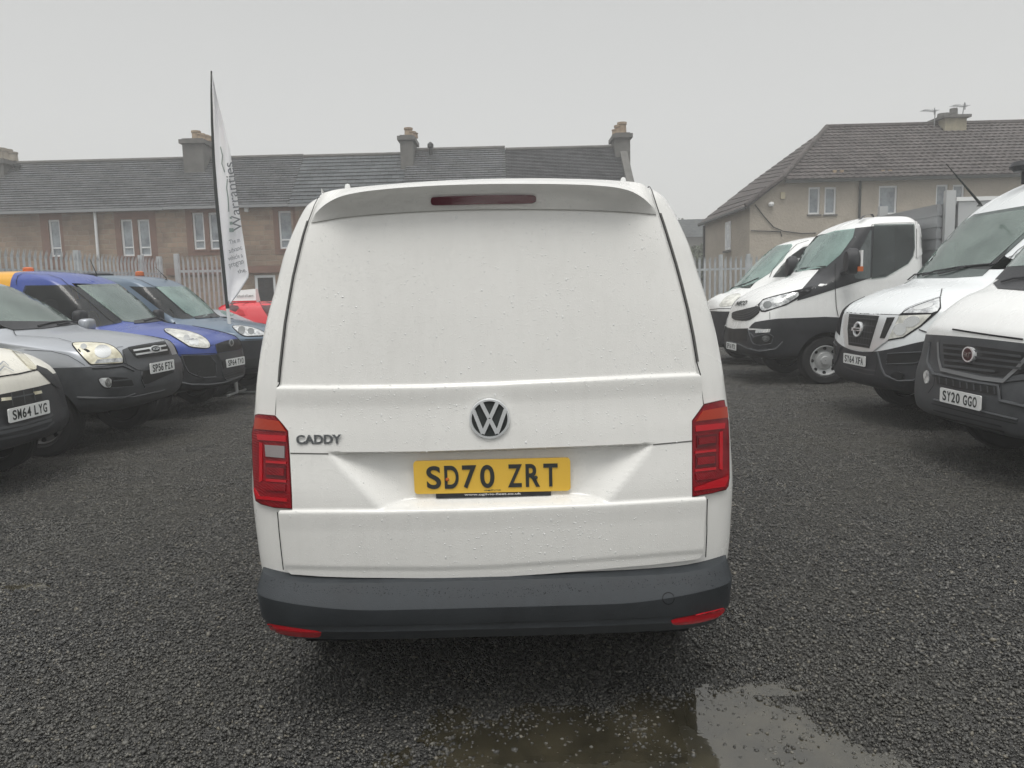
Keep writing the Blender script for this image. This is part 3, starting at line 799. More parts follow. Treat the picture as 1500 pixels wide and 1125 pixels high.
# ================================================================== HELPERS FOR THE PARKED ROWS
def rel(V,k,pts): return P(k,pts)
def mat_ellipse(V,k,cx,cy,rx,ry,mat,off,name,parent=None,a=0):
    return V.patch(name,P(k,ell(cx,cy,rx,ry,20,a)),mat,off,cell=4,th=.01,parent=parent)
def wipers(V,*L):
    for pts in L: V.tube('wiper',pts,.009,.022,M_blk)
def lettering(V,name,s,k,p0,p1,h,mat,off=.012,bold=.02,width=None,parent=None):
    """letters along the surface between two pixels"""
    (a,b)=P(k,[p0,p1]); pa,na=V.hit(*a); pb,nb=V.hit(*b); c=(pa+pb)/2; n=(na+nb).normalized()
    rt=(pb-pa).normalized(); up=n.cross(rt).normalized()
    if up.z<0: up=-up
    return text_obj(name,s,c+n*off,rt,up,h,mat,parent or V.root,width=width or (pb-pa).length,ext=.001,bold=bold)
# ================================================================== LEFT ROW (noses towards the lane, facing +X)
# ---- silver off-roader
rows=[(-.30,.40,.78,.5,2.5,.40,-4.2),(-.12,.43,.86,.5,2.6,.43,-4.3),(-.03,.51,.895,.48,2.6,.52,-4.33),(0,.64,.91,.46,2.6,.66,-4.35),(-.01,.80,.915,.44,2.6,.80,-4.35),
(-.05,.90,.915,.42,2.5,.89,-4.33),(-.07,1.0,.90,.42,2.4,.97,-4.3),(-.12,1.07,.88,.45,2.3,1.04,-4.28),(-.35,1.14,.865,.5,2.4,1.08,-4.26),(-.75,1.21,.86,.40,2.6,1.13,-4.24),
(-1.15,1.265,.85,.30,2.8,1.20,-4.2),(-1.5,1.52,.76,.28,2.8,1.48,-4.1),(-1.88,1.74,.66,.22,2.8,1.70,-3.95),(-2.1,1.80,.60,.2,2.8,1.77,-3.8),(-2.5,1.84,.40,.2,2.5,1.835,-3.5),(-2.9,1.85,.05,.04,2,1.85,-3.0)]
V=Veh('off_road_car','silver off-road car with grey lower body, between white van nose and blue van','car',rows,nose(-3.78,8.15,1),
 [('bumper',M_gplas),('body',M_silver)],{0:0,5:1},wheels=[(-.86,.915,.345,.23),(-3.45,.915,.345,.23)],group='cars and vans parked along the left side')
WS=V.patch('windscreen',P(1,[(-290,225),(-100,208),(60,212),(150,248),(260,305),(405,393),(426,408),(235,428),(70,436),(15,414),(0,402),(-150,310)]),M_ws,.006)
V.patch('grille_surround',P(1,[(640,545),(668,533),(745,520),(862,501),(885,540),(905,590),(905,630),(800,650),(720,650),(645,612)]),M_gplas,.006)
h=V.patch('headlight',P('L',sm([(584,188),(620,178),(760,177),(880,187),(955,223),(1008,285),(1016,345),(1005,356),(770,366),(742,368),(690,315),(620,240)],1)),M_gap,.007,mirror=True)
V.patch('lens',P('L',sm([(594,192),(625,184),(760,183),(878,193),(948,228),(1000,287),(1008,340),(1000,348),(770,358),(748,356),(696,308),(630,238)],1)),M_hly,.010,parent=h)
V.patch('reflector',P('L',ell(845,258,68,52)),M_refl,.013,4,parent=h); V.patch('reflector',P('L',ell(690,218,26,22)),M_refl,.013,4,parent=h)
V.patch('indicator',P('L',[(778,352),(800,322),(1002,306),(1003,338)]),M_hlc,.014,4,parent=h)
V.patch('scuttle',P(1,[(-20,396),(20,416),(70,433),(150,433),(235,426),(330,411),(400,400),(436,406),(330,420),(235,434),(70,443),(12,424),(-20,405)]),M_blk,.009,5)
g=V.patch('grille',P(1,[(668,537),(862,507),(882,540),(880,568),(720,590),(700,578)]),M_dplas,.010)
for q in ([(692,546),(862,519),(864,527),(696,555)],[(704,566),(868,541),(870,549),(708,575)]): V.patch('chrome_bar',P(1,q),M_chrl,.016,5,parent=g)
bd=mat_ellipse(V,1,806,542,28,18,M_chrl,.020,'badge',g); mat_ellipse(V,1,806,542,23,13.5,M_txt,.022,'badge_ground',bd)
lettering(V,'badge_lettering','KIA',1,(789,544),(824,540),.028,M_chr,.026,parent=bd)
V.patch('air_intake',P(1,[(742,657),(895,625),(905,640),(903,690),(880,703),(750,728),(742,700)]),M_dplas,.008)
V.patch('bumper_lip',P(1,[(750,730),(850,714),(895,697),(907,660),(911,690),(900,712),(855,728),(752,742)]),M_gplas,.014)
fg=V.patch('fog_light_housing',P('L',sm([(800,468),(918,462),(1075,470),(1105,545),(900,562),(850,556),(815,515)],1)),M_dplas,.007,mirror=True)
V.patch('fog_light',P('L',sm([(806,472),(915,466),(916,546),(868,548),(835,525)],1)),M_hlc,.012,4,parent=fg); V.patch('fog_lens',P('L',ell(888,508,26,36)),M_refl,.016,4,parent=fg)
for q in ([(930,490),(1070,476),(1078,487),(932,500)],[(915,548),(1100,536),(1105,549),(900,562)]): V.patch('fin',P('L',q),M_gplas,.016,5,parent=fg)
V.plate('SP56 FZX',P(1,[(836,632)])[0],1,yaw=-.03)
V.line(P('L',[(108,72),(118,105),(135,125),(300,133),(480,148),(590,178)])); V.line(P('L',[(1012,215),(960,222)]))
V.line(P(1,[(670,533),(745,519),(862,500)])); V.line(P(1,[(645,555),(655,600),(668,640),(740,655)]),.004); V.endlines()
V.line(P('L',[(200,240),(420,250),(560,285),(640,330),(700,368)]),.005,.004); V.line(P('L',[(630,632),(1100,600),(1181,585)]),.006,.004); V.endlines(M_gplas,'crease_shade_line')  # dark strips paint the shade line of wing and bumper creases
wipers(V,P(1,[(195,428),(260,410),(330,402),(395,406)]),P(1,[(300,422),(350,410),(418,405)]))
for y_ in (8.15-.99,8.15+.99): blob('wing_mirror',(-5.13,y_,1.25),(.07,.11,.075),M_silver,V.root)
V.ridge('bumper_ridge',P(1,[(480,640),(560,638),(640,628),(700,655)]),.012,M_gplas); V.ridge('bumper_ridge',P('L',[(640,632),(760,640),(1000,640),(1110,600)]),.010,M_gplas)
V.ridge('intake_edge',P(1,[(742,656),(738,700),(750,730),(850,714),(900,695),(908,640)]),.009,M_gplas)
V.ridge('bumper_ridge',P(1,[(405,792),(560,796),(700,790),(860,755)]),.010,M_gplas)
V.cabin(V.glassp,-1.15,1.265,-3.4,1.80,.86,.62,(-.36,.36),-2.25,bulk=M_cab)
# ---- blue van with yellow rear roof
def small_van(name,label,Xn,Yc,mat,yel,bound_z,mats_extra=None,grp='cars and vans parked along the left side'):
    b=bound_z
    rows=[(-.25,.33,.8,.45,2.5,.34,-4.3),(-.06,.36,.87,.5,2.5,.38,-4.38),(0,.45,.90,.5,2.5,.46,-4.4),(-.01,.62,.91,.5,2.5,.62,-4.4),(-.03,b,.915,.5,2.5,b+.02,-4.4),
    (-.05,.92,.91,.5,2.4,.93,-4.4),(-.12,1.0,.90,.52,2.3,1.0,-4.4),(-.35,1.09,.885,.5,2.3,1.05,-4.39),(-.75,1.18,.88,.42,2.5,1.12,-4.38),(-1.18,1.25,.87,.32,2.7,1.2,-4.36),
    (-1.45,1.52,.80,.3,2.8,1.5,-4.3),(-1.74,1.78,.72,.26,2.9,1.76,-4.25),(-1.98,1.90,.67,.22,2.9,1.86,-4.2),(-2.4,1.95,.55,.2,2.6,1.93,-4.0),(-2.9,1.965,.05,.05,2,1.965,-3.2)]
    mats=[('bumper',M_blk),('body',mat)]+([('rear_body',M_yel)] if yel else [])
    return Veh(name,label,'van',rows,nose(Xn,Yc,1),mats,{0:0,4:1},wheels=[(-.88,.915,.31,.2),(-3.7,.915,.31,.2)],group=grp,split=(-2.5,1,2) if yel else None)
V=small_van('small_van','dark blue van with a yellow rear half and black side window','',0,M_blue,True,.8) if False else small_van('small_van','bright blue van with yellow rear roof, parked right of the silver car',-3.80,10.3,M_blue,True,.80)
WS=V.patch('windscreen',P(1,[(402,208),(540,201),(663,199),(700,226),(800,305),(886,374),(760,391),(705,401),(645,396),(545,300),(442,225)]),M_ws,.007,5)
V.patch('side_window',P(1,[(132,208),(365,205),(392,214),(440,228),(540,303),(640,400),(600,410),(560,414),(480,430),(300,400),(100,300)]),M_sg,.005,5,mirror=True)
V.line(P(1,[(88,205),(86,190),(95,160),(120,145),(250,152),(320,175),(352,203),(460,290),(560,380),(600,408)]),.008,.008); V.endlines()
V.patch('scuttle',P('M',[(-20,508),(60,514),(110,508),(200,490),(285,455),(325,485),(285,497),(200,508),(90,524),(-20,530)]),M_blk,.010,5)
h=V.patch('headlight',P('M',sm([(220,574),(250,566),(330,573),(430,588),(520,618),(582,658),(608,700),(604,730),(562,738),(440,726),(402,703),(348,652),(238,606)],1)),M_gap,.005,5,mirror=True)
V.patch('lens',P('M',sm([(226,576),(252,571),(330,578),(428,593),(516,622),(577,661),(602,700),(598,726),(562,732),(442,720),(406,698),(352,648),(242,603)],1)),M_hl,.009,4,parent=h)
for q in ((412,655,27,30),(455,680,27,28),(492,685,20,28),(250,590,14,9)): V.patch('reflector',P('M',ell(*q)),M_refl,.012,3,parent=h)
g=V.patch('grille',P('M',sm([(650,700),(690,685),(745,668),(840,655),(872,690),(870,742),(700,767),(668,772),(653,730)],1)),M_dplas,.008,4)
mat_ellipse(V,'M',772,690,18,27,M_chrd,.02,'badge',g); mat_ellipse(V,'M',772,690,10,17,M_txt,.022,'badge_ground',g)
V.patch('grille_surround',P('M',[(655,775),(700,770),(880,742),(880,790),(690,830)]),M_gplas,.006,4)
V.patch('bumper_recess_shade',P('M',sm([(375,792),(600,792),(648,850),(655,965),(560,978),(430,930),(395,870)],1)),M_dplas,.005,4,mirror=True)  # flat patch, its darker colour stands in for the shade of the recess
V.patch('fog_light',P('M',ell(530,945,32,28)),M_dplas,.012,4,mirror=True)
V.patch('air_intake',P('M',[(705,950),(875,900),(875,955),(730,990)]),M_dplas,.007,4)
V.patch('air_intake',P('M',[(700,840),(735,825),(738,895),(712,900)]),M_dplas,.007,4)
for q in ([(712,960),(872,912)],[(722,978),(870,938)]): V.line(P('M',q),.006,.014)
V.line(P('M',[(340,1005),(450,1028),(600,1030),(720,1010),(880,950)]),.02,.006); V.endlines(M_gplas,'grille_bar')
V.plate('SP64 TVO',P('M',[(800,844)])[0],1,yaw=-.12)
V.line(P('M',[(600,712),(630,705),(652,712)])); V.line(P('M',[(300,790),(380,785),(650,775)]),.008,.006)
V.line(P('M',[(430,500),(540,510),(660,540)]),.004,.005); V.endlines()
wipers(V,P('M',[(60,518),(150,488),(230,484)]),P('M',[(185,490),(250,480),(290,462),(318,490)]))
MB().tube([at(*P(1,[(503,160)])[0],1,10.3),at(*P(1,[(505,148)])[0],1,10.3),at(*P(1,[(470,70)])[0],1,10.3)],[.02,.008,.003],6).build('aerial',M_txt,V.root,True)
for y_ in (10.3-1.03,10.3+1.03): blob('wing_mirror',(-5.28,y_,1.31 if y_<10.3 else 1.28),(.06,.11,.115),M_blk,V.root)
def beacon(V,x,y,z):
    bb_=MB().lathe([(.001,0),(.075,0),(.075,.03),(.001,.03)],(x,y,z-.05),'z',16).build('beacon',M_txt,V.root,True)
    MB().lathe([(.07,.03),(.066,.085),(.05,.10),(.001,.105)],(x,y,z-.05),'z',16).build('lens',M_amber,bb_,True)
c=at(*P(1,[(147,118)])[0],1,10.3); beacon(V,c.x,c.y,1.965)
V.ridge('recess_edge',P('M',[(372,792),(395,870),(430,930),(480,955),(560,975),(655,968)]),.010,M_gplas,mirror=True); V.ridge('recess_edge',P('M',[(372,792),(600,790),(648,850),(660,965)]),.007,M_gplas,mirror=True)
V.ridge('grille_edge',P('M',[(652,700),(657,740),(690,840),(712,960),(735,992),(875,958)]),.008,M_gplas); V.ridge('lower_lip',P('M',[(345,1010),(450,1030),(600,1030),(720,1014),(875,955)]),.014,M_gplas)
V.cabin(V.glassp,-1.18,1.25,-2.5,1.90,.87,.66,(-.38,.38),-2.2,bulk=M_cab)
# ---- grey-blue van
V=small_van('small_van','grey-blue van with clear headlights and black bumper, parked just left of the large white van',-3.80,12.5,M_gblue,False,.86)
WS=V.patch('windscreen',P('M',[(158,227),(405,224),(450,240),(600,338),(712,440),(700,458),(560,478),(485,482),(400,438),(290,330)]),M_wsg,.007,5)
V.patch('side_window',P('M',[(-60,222),(0,226),(120,229),(170,236),(290,335),(402,440),(478,486),(380,492),(300,480),(200,420)]),M_sg,.005,5,mirror=True)
V.line(P('M',[(-20,160),(40,175),(100,205),(150,230),(300,360),(400,450)]),.012,.008,4); V.endlines()
V.patch('scuttle',P('M',[(470,474),(560,466),(660,452),(712,432),(795,458),(800,470),(700,474),(620,482),(490,490)]),M_blk,.010,5)
h=V.patch('headlight',P('M',sm([(778,548),(850,540),(960,558),(1042,588),(1066,615),(1058,634),(900,640),(858,624),(818,592)],1)),M_gap,.005,4,mirror=True)
V.patch('lens',P('M',sm([(784,552),(850,545),(958,563),(1036,592),(1058,615),(1052,629),(902,634),(862,618),(824,588)],1)),M_hlc,.009,4,parent=h)
for q in ((865,585,30,32),(940,595,28,26)): V.patch('reflector',P('M',ell(*q)),M_refld,.012,3,parent=h)
V.line(P('M',[(905,575),(912,615),(935,628),(1045,624)]),.02,.016,3); V.endlines(M_refl,'running_light')
V.patch('bumper_recess_shade',P('M',[(900,820),(1060,810),(1060,880),(900,890)]),M_dplas,.006,5)
V.line(P('M',[(895,660),(1060,655)]),.01,.008); V.line(P('M',[(880,905),(1070,890)]),.012,.008); V.endlines()
V.plate('SF14 LKD',(420,533),1) if False else None
wipers(V,P('M',[(610,482),(680,462),(760,440)]))
MB().tube([at(*P(1,[(870,180)])[0],1,12.5),at(*P(1,[(871,170)])[0],1,12.5),at(*P(1,[(810,110)])[0],1,12.5)],[.025,.008,.003],6).build('aerial',M_txt,V.root,True)
c=at(*P(1,[(730,145)])[0],1,12.5); beacon(V,c.x,c.y,1.965)
c=at(*P(1,[(500,135)])[0],1,12.5); MB().lathe([(.001,.0),(.26,.0),(.26,.03),(.2,.05),(.001,.055)],(c.x,c.y,1.955),'z',20).build('roof_vent',M_blk,V.root,True)
V.cabin(V.glassp,-1.18,1.25,-2.5,1.90,.87,.66,(-.38,.38),-2.2,bulk=M_cab)
# ---- white van nose at the left edge
rows=[(-.25,.33,.76,.4,2.5,.34,-4.1),(-.05,.38,.83,.42,2.6,.39,-4.15),(0,.48,.85,.42,2.6,.5,-4.18),(-.02,.62,.86,.42,2.6,.62,-4.2),(-.05,.78,.865,.42,2.6,.76,-4.2),
(-.08,.90,.86,.42,2.5,.87,-4.2),(-.13,.98,.86,.44,2.4,.95,-4.2),(-.28,1.09,.85,.46,2.4,1.03,-4.2),(-.6,1.18,.84,.42,2.5,1.1,-4.2),(-.95,1.25,.83,.32,2.7,1.18,-4.2),(-1.3,1.55,.76,.28,2.8,1.5,-4.15),(-1.6,1.76,.70,.24,2.8,1.73,-4.1),(-2.,1.83,.5,.2,2.6,1.82,-3.9),(-2.5,1.85,.05,.05,2,1.85,-3)]
V=Veh('small_van','white van nose with black bumper cut off by the left edge of the photo','van',rows,nose(-3.93,6.1,1),[('bumper',M_blk),('body',M_cream)],{0:0,5:1},wheels=[(-.80,.865,.31,.2),(-3.5,.865,.31,.2)],group='cars and vans parked along the left side')
V.patch('nose_panel',P('L',[(-120,640),(-120,560),(0,480),(150,440),(300,412),(345,425),(385,455),(412,500),(412,516),(300,545),(0,608)]),M_cream,.006,6)
V.patch('bumper_corner',P('L',[(412,516),(385,455),(345,425),(300,408),(300,370),(380,400),(430,440),(465,500),(480,560)]),M_blk,.009,6)
V.line(P('L',[(-60,478),(0,463),(150,440),(300,407)]),.012,.010); V.endlines()
V.patch('headlight',P('L',sm([(30,180),(80,205),(130,235),(200,280),(250,330),(300,385),(285,405),(235,395),(200,330),(140,265),(70,215)],1)),M_hly,.008,5,mirror=True)
g=V.patch('grille',P('L',[(-60,620),(0,608),(300,545),(340,640),(330,650),(0,728),(-60,740)]),M_dplas,.010,6)
for q in ([(-60,665),(330,590)],[(80,595),(95,705)],[(180,575),(195,685)],[(260,560),(280,660)]): V.line(P('L',q),.012,.014)
V.line(P('L',[(-40,895),(200,850),(400,790),(430,770)]),.02,.008); V.line(P('L',[(-40,935),(200,880),(420,815)]),.025,.008); V.line(P('L',[(-40,980),(200,935),(380,880),(440,830)]),.02,.008); V.endlines(M_gplas,'grille_bar')
for q in ([(262,588),(322,578),(330,600),(275,612)],[(0,638),(75,630),(78,655),(0,665)]): V.patch('grille_light',P('L',q),M_hly,.020,4,parent=g)
V.plate('SM64 LYG',P('L',[(215,745)])[0],1,yaw=0)
for a_,b_ in (((-40,400),(20,345)),((20,345),(62,382)),((-40,445),(25,385)),((25,385),(100,422))): V.line(P('L',[a_,b_]),.011,.018,8)
V.endlines(M_chrd,'badge')
# ---- hatchbacks
def hatch(label,Xn,Yc,mat,d=1,grp=None,kz=1):
    rows=[(-.2,.22,.7,.4,2.5,.24,-4.0),(-.03,.28,.78,.42,2.5,.3,-4.05),(0,.45,.83,.42,2.5,.47,-4.1),(-.04,.62,.84,.42,2.4,.66,-4.08),(-.10,.72,.84,.45,2.4,.80,-4.0),(-.3,.82,.83,.5,2.3,.88,-3.96),
    (-.7,.92,.825,.42,2.5,.93,-3.92),(-1.0,.97,.81,.34,2.6,.97,-3.88),(-1.35,1.17,.74,.3,2.7,1.15,-3.75),(-1.7,1.35,.65,.28,2.7,1.33,-3.6),(-1.9,1.42,.58,.24,2.6,1.41,-3.45),(-2.3,1.46,.4,.2,2.5,1.455,-3.3),(-2.7,1.475,.05,.04,2,1.475,-2.9)]
    rows=[(r[0],r[1]*kz,r[2],r[3],r[4],r[5]*kz,r[6]) for r in rows]
    return Veh('hatchback_car',label,'car',rows,nose(Xn,Yc,d),[('body',mat)],{0:0},wheels=[(-.78,.84,.3,.19),(-3.3,.84,.3,.19)],group=grp,sub=5)
V=hatch('silver car mostly hidden between the grey-blue van and the red hatchback',-3.8,14.7,M_silver,1,'cars and vans parked along the left side',.93)
WS=V.patch('windscreen',P('M',[(630,357),(660,358),(720,385),(805,450),(800,462),(740,462),(700,440)]),M_wsg,.007,4)
V=hatch('red hatchback with a white sign on its roof, beside the flag',-2.75,17.0,M_red,1)
RED=V
V.patch('rear_window',P('M',[(720,348),(800,343),(848,400),(815,432),(770,415),(735,385)]),M_sg,.006,4)
V.patch('spoiler',P('M',[(605,325),(722,320),(722,350),(640,342),(612,338)]),M_red,.03,4,th=.03)
V.patch('tail_lamp',P('M',[(845,405),(880,425),(898,462),(850,462),(828,440)]),M_rlb,.010,4)
V.patch('side_window',P('M',[(1013,338),(1115,352),(1120,462),(1090,468),(1050,410)]),M_sg,.006,4,mirror=True)
V.line(P('M',[(875,380),(900,365),(960,345),(1005,335),(1040,400),(1085,470)]),.012,.01,3); V.endlines()
a,b_=P('M',[(800,318)])[0],P('M',[(994,300)])[0]; A_=at(*a,1,16.7); B_=at(*b_,1,16.7); hh=.26
mb=MB(); 
mb.add([(A_.x,16.6,1.46),(B_.x,16.6,1.46),(B_.x,16.9,1.46),(A_.x,16.9,1.46),(A_.x+.06,16.68,1.46+hh),(B_.x-.02,16.68,1.46+hh+.03),(B_.x-.02,16.82,1.46+hh+.03),(A_.x+.06,16.82,1.46+hh)],[(0,3,2,1),(4,5,6,7),(0,1,5,4),(1,2,6,5),(2,3,7,6),(3,0,4,7)])
sg=mb.build('roof_sign',M_whitepl,V.root)
mx_=(A_.x+B_.x)/2
MB().box(A_.x-.01,B_.x+.01,16.592,16.60,1.465,1.495).build('sign_stripe',M_red,sg)
nrm=Vector((0,-1,.3)).normalized(); 
text_obj('sign_lettering','School of Learn',Vector((mx_+.02,16.63,1.60)),(1,0,.02),Vector((0,.3,1)),.06,M_txt,sg,width=(B_.x-A_.x)*.7,off=.01,ext=.001)
# ================================================================== RIGHT ROW (noses towards the lane, facing -X)
GR='vans parked along the right side'
rows=[(-.25,.36,.85,.4,2.8,.36,-5.4),(-.04,.39,.95,.42,2.8,.40,-5.5),(0,.50,.99,.42,2.8,.5,-5.5),(-.02,.70,1.01,.4,2.8,.7,-5.5),(-.06,.86,1.01,.38,2.7,.86,-5.5),(-.09,1.06,1.0,.36,2.6,1.03,-5.5),
(-.12,1.14,.98,.36,2.5,1.12,-5.5),(-.24,1.27,.97,.34,2.5,1.24,-5.5),(-.42,1.38,.965,.32,2.6,1.36,-5.5),(-.66,1.49,.96,.3,2.7,1.47,-5.5),(-1.0,1.9,.9,.28,2.8,1.86,-5.5),(-1.32,2.22,.84,.25,2.8,2.18,-5.5),(-1.6,2.4,.76,.25,2.7,2.36,-5.4),(-2.1,2.5,.5,.2,2.5,2.48,-5.2),(-3,2.52,.05,.05,2,2.52,-4)]
V=Veh('panel_van','white van with a large grey-black bumper and wide slatted grille, nearest on the right','van',rows,nose(3.44,5.75,-1),[('bumper',M_gplas),('body',M_white2)],{0:0,5:1},wheels=[(-.95,1.0,.35,.22),(-4.3,1.0,.35,.22)],group=GR)
V.patch('cowl',P('R',[(603,470),(650,440),(700,450),(740,452),(760,500),(723,498),(620,490)]),M_blk,.006,6)
M_wso=glass('opaque_windscreen_glass',(.05,.075,.07),(.16,.21,.195),.12)
V.patch('windscreen_border',[(-.88,1.50),(.88,1.50),(.83,1.9),(.76,2.22),(.4,2.27),(-.4,2.27),(-.76,2.22),(-.83,1.9)],M_blk,.006,hitfn=V.front,cells=(.08,.08))
WS=V.patch('windscreen',[(-.82,1.60),(.82,1.60),(.78,1.9),(.71,2.17),(.4,2.21),(-.4,2.21),(-.71,2.17),(-.78,1.9)],M_wso,.010,hitfn=V.front,cells=(.08,.08))
wipers(V,P('R',[(640,470),(690,455),(760,450)]))
g=V.patch('grille_surround',P('R',[(392,694),(415,688),(560,700),(723,724),(900,745),(880,830),(740,845),(700,850),(650,858),(560,848),(402,812),(392,760)]),M_gplas,.010,6)
V.line(P('R',[(392,700),(395,765),(405,808),(560,843),(648,853),(705,800),(740,760)]),.03,.016); V.endlines(base_mat('grille_frame_grey',(.16,.165,.17),.45),'grille_frame')
V.patch('grille',P('R',[(412,706),(560,718),(723,740),(880,760),(860,800),(723,790),(690,815),(645,838),(560,825),(418,800)]),M_dplas,.014,6,parent=g)
for k in range(4):
    y=728+k*24; V.line(P('R',[(416,y-6),(520,y+6),(620,y+18),(723,y+30)][:4 if k<3 else 3]),.014,.024)
    V.line(P('R',[(416,y-10),(520,y+2),(620,y+14),(723,y+26)][:4 if k<3 else 3]),.006,.030)
V.endlines(M_gplas,'grille_bar')
bd=V.patch('badge',P('R',ell(522,750,23,31)),M_chrl,.040,4,th=.03); V.patch('badge_ground',P('R',ell(522,750,17,25)),base_mat('badge_red',(.045,.010,.012),.3),.043,4,parent=bd)
lettering(V,'badge_lettering','FIAT','R',(509,749),(535,753),.038,M_chr,.048,parent=bd)
s_=V.patch('lower_grille',P('R',[(380,824),(500,848),(626,870),(628,908),(500,888),(385,862)]),M_dplas,.008,5)
for k in range(9): V.line(P('R',[(395+k*27,830+k*5.2),(398+k*27,862+k*5.2)]),.016,.012)
V.endlines(M_gplas,'lower_grille_bar')
V.line(P('R',[(372,965),(450,985),(560,1010),(640,1030)]),.012,.010); V.line(P('R',[(378,985),(450,1003),(560,1028),(650,1050)]),.014,.010); V.line(P('R',[(365,940),(450,962),(560,990),(700,1020)]),.008,.010); V.endlines(M_dplas,'lower_slot')
V.line(P('R',[(445,650),(560,668),(723,690)]),.014,.008); V.line(P('R',[(630,870),(640,930),(723,945)]),.008,.008); V.line(P('R',[(380,822),(372,870),(350,900)]),.006,.008); V.endlines()
V.patch('fog_light',P('R',sm([(330,822),(345,808),(352,820),(350,860),(336,862)],1)),M_hlc,.008,4)
V.plate('SY20 GGO',P('R',[(486,921)])[0],-1)
V.ridge('bumper_ridge',P('R',[(355,700),(345,780),(370,825),(500,852),(625,872),(632,930),(740,955)]),.014,M_gplas); V.ridge('bumper_ridge',P('R',[(372,925),(450,945),(560,972),(700,1005)]),.010,M_gplas)
# ---- second van: silver-white with chrome grille
rows=[(-.25,.37,.9,.4,2.8,.37,-5.6),(-.05,.40,.98,.45,2.8,.41,-5.7),(0,.5,1.02,.42,2.8,.52,-5.7),(-.01,.64,1.03,.42,2.8,.74,-5.7),(-.02,.76,1.035,.42,2.8,.95,-5.7),(-.05,.98,1.03,.42,2.7,1.08,-5.7),(-.09,1.16,1.02,.42,2.6,1.2,-5.7),
(-.2,1.27,1.0,.42,2.5,1.29,-5.7),(-.5,1.42,.98,.38,2.6,1.39,-5.7),(-.9,1.545,.97,.32,2.8,1.5,-5.7),(-1.2,1.9,.92,.3,2.8,1.86,-5.7),(-1.48,2.22,.86,.27,2.8,2.18,-5.7),(-1.68,2.42,.80,.25,2.8,2.34,-5.65),(-2.0,2.58,.7,.25,2.6,2.5,-5.5),(-2.6,2.7,.45,.2,2.5,2.67,-5.2),(-3.4,2.73,.05,.05,2,2.73,-4.4)]
V=Veh('panel_van','tall white van with chrome framed grille and angular headlights, second on the right','van',rows,nose(3.80,8.25,-1),[('bumper',M_blk),('body',M_nvsil)],{0:0,4:1},wheels=[(-1.0,1.03,.35,.22),(-4.6,1.03,.35,.22)],group=GR)
ws=V.patch('windscreen_border',P('R',[(246,450),(330,382),(478,208),(620,183),(723,166),(800,155),(760,260),(640,364),(602,398),(560,440),(450,448)]),M_sg,.005,6)
WS=V.patch('windscreen',P('R',[(285,437),(345,385),(488,218),(620,195),(715,182),(780,178),(735,262),(625,362),(590,392),(450,404),(340,425)]),M_ws,.008,6)
V.patch('side_window',P('R',[(672,400),(690,360),(760,300),(900,250),(900,440),(700,440)]),M_sg,.006,8,mirror=True)
h=V.patch('headlight',P('R',[(243,592),(268,569),(330,545),(396,523),(398,566),(386,583),(364,590),(322,637),(252,683),(186,695),(232,594)]),M_gap,.006,5,mirror=True)
V.patch('indicator',P('R',[(250,587),(272,571),(332,549),(392,528),(393,564),(383,579),(362,586)]),M_hlc,.010,4,parent=h)
V.patch('lens',P('R',[(193,689),(237,597),(360,592),(319,633),(250,679)]),M_hl,.010,4,parent=h)
for q in ((285,620,34,20),(240,650,26,24)): V.patch('reflector',P('R',ell(*q,20,-.3)),M_refl,.013,4,parent=h)
V.patch('reflector',P('R',ell(330,562,40,10,20,-.25)),M_refl,.013,4,parent=h)
g=V.patch('grille_surround',P('R',[(20,590),(38,584),(158,594),(236,596),(190,694),(162,692),(150,705),(132,737),(60,727),(25,716),(16,650)]),M_chrl,.010,5)
V.patch('grille',P('R',[(42,590),(158,598),(120,724),(40,711),(36,650)]),M_dplas,.016,4,parent=g)
V.patch('side_vent',P('R',[(190,604),(219,603),(180,685),(162,684)]),M_dplas,.016,4,parent=g)
for k in range(5): V.line(P('R',[(42,604+k*24),(100,609+k*25),(150-k*7,613+k*25)]),.010,.022,4)
for k in range(8): V.line(P('R',[(52+k*12,604),(49+k*10,705)]),.006,.020,4)
V.endlines(M_gplas,'grille_bar')
a_=P('R',[(82,650)])[0]; p,n=V.hit(*a_); n=Vector((-1,-.1,.1)).normalized(); rt=Vector((0,0,1)).cross(n).normalized(); up=n.cross(rt)
v_,f_=disc(p+n*.03,rt,up,n,.085,[(1,-.02),(1,.01),(.9,.016),(.74,.014),(.70,.004),(.70,-.01)],28); bd=obj('badge',v_,f_,M_chrl,V.root,True)
v_,f_=strokes(p+n*.036,rt,up,n,.085,[((-1.15,0),(1.15,0))],.42,.014); obj('badge_bar',v_,f_,M_chrl,bd,False)
text_obj('badge_lettering','NISSAN',p+n*.052,rt,up,.018,M_txt,bd,width=.12,bold=.02)
V.patch('air_intake',P('R',[(190,745),(320,738),(360,745),(300,782),(185,786)]),M_dplas,.007,5,mirror=True)
V.patch('fog_light',P('R',ell(228,832,26,16)),M_dplas,.010,5,mirror=True)
V.line(P('R',[(20,778),(60,795),(110,808),(145,812)]),.014,.008); V.line(P('R',[(22,795),(60,812),(110,825),(140,828)]),.01,.008); V.endlines(M_gplas,'bumper_slot')
V.line(P('R',[(30,584),(100,590),(240,594),(262,570),(300,553),(396,523),(402,492)]),.008,.010); V.line(P('R',[(148,742),(150,780),(140,830)]),.006,.008)
V.line(P('R',[(600,398),(660,370),(680,362)]),.008,.008); V.line(P('R',[(676,392),(672,372),(700,340),(760,300)]),.008,.009); V.endlines()
V.plate('SY64 XFA',P('R',[(67,768)])[0],-1)
wipers(V,P('R',[(330,443),(380,425),(470,410),(600,396)]),P('R',[(390,437),(440,425),(500,408)]),P('R',[(260,447),(300,438),(370,430)]))
c0=P('R',[(550,155)])[0]; p0_=at(*c0,1,8.25); p1_=at(*P('R',[(418,0)])[0],1,8.25)
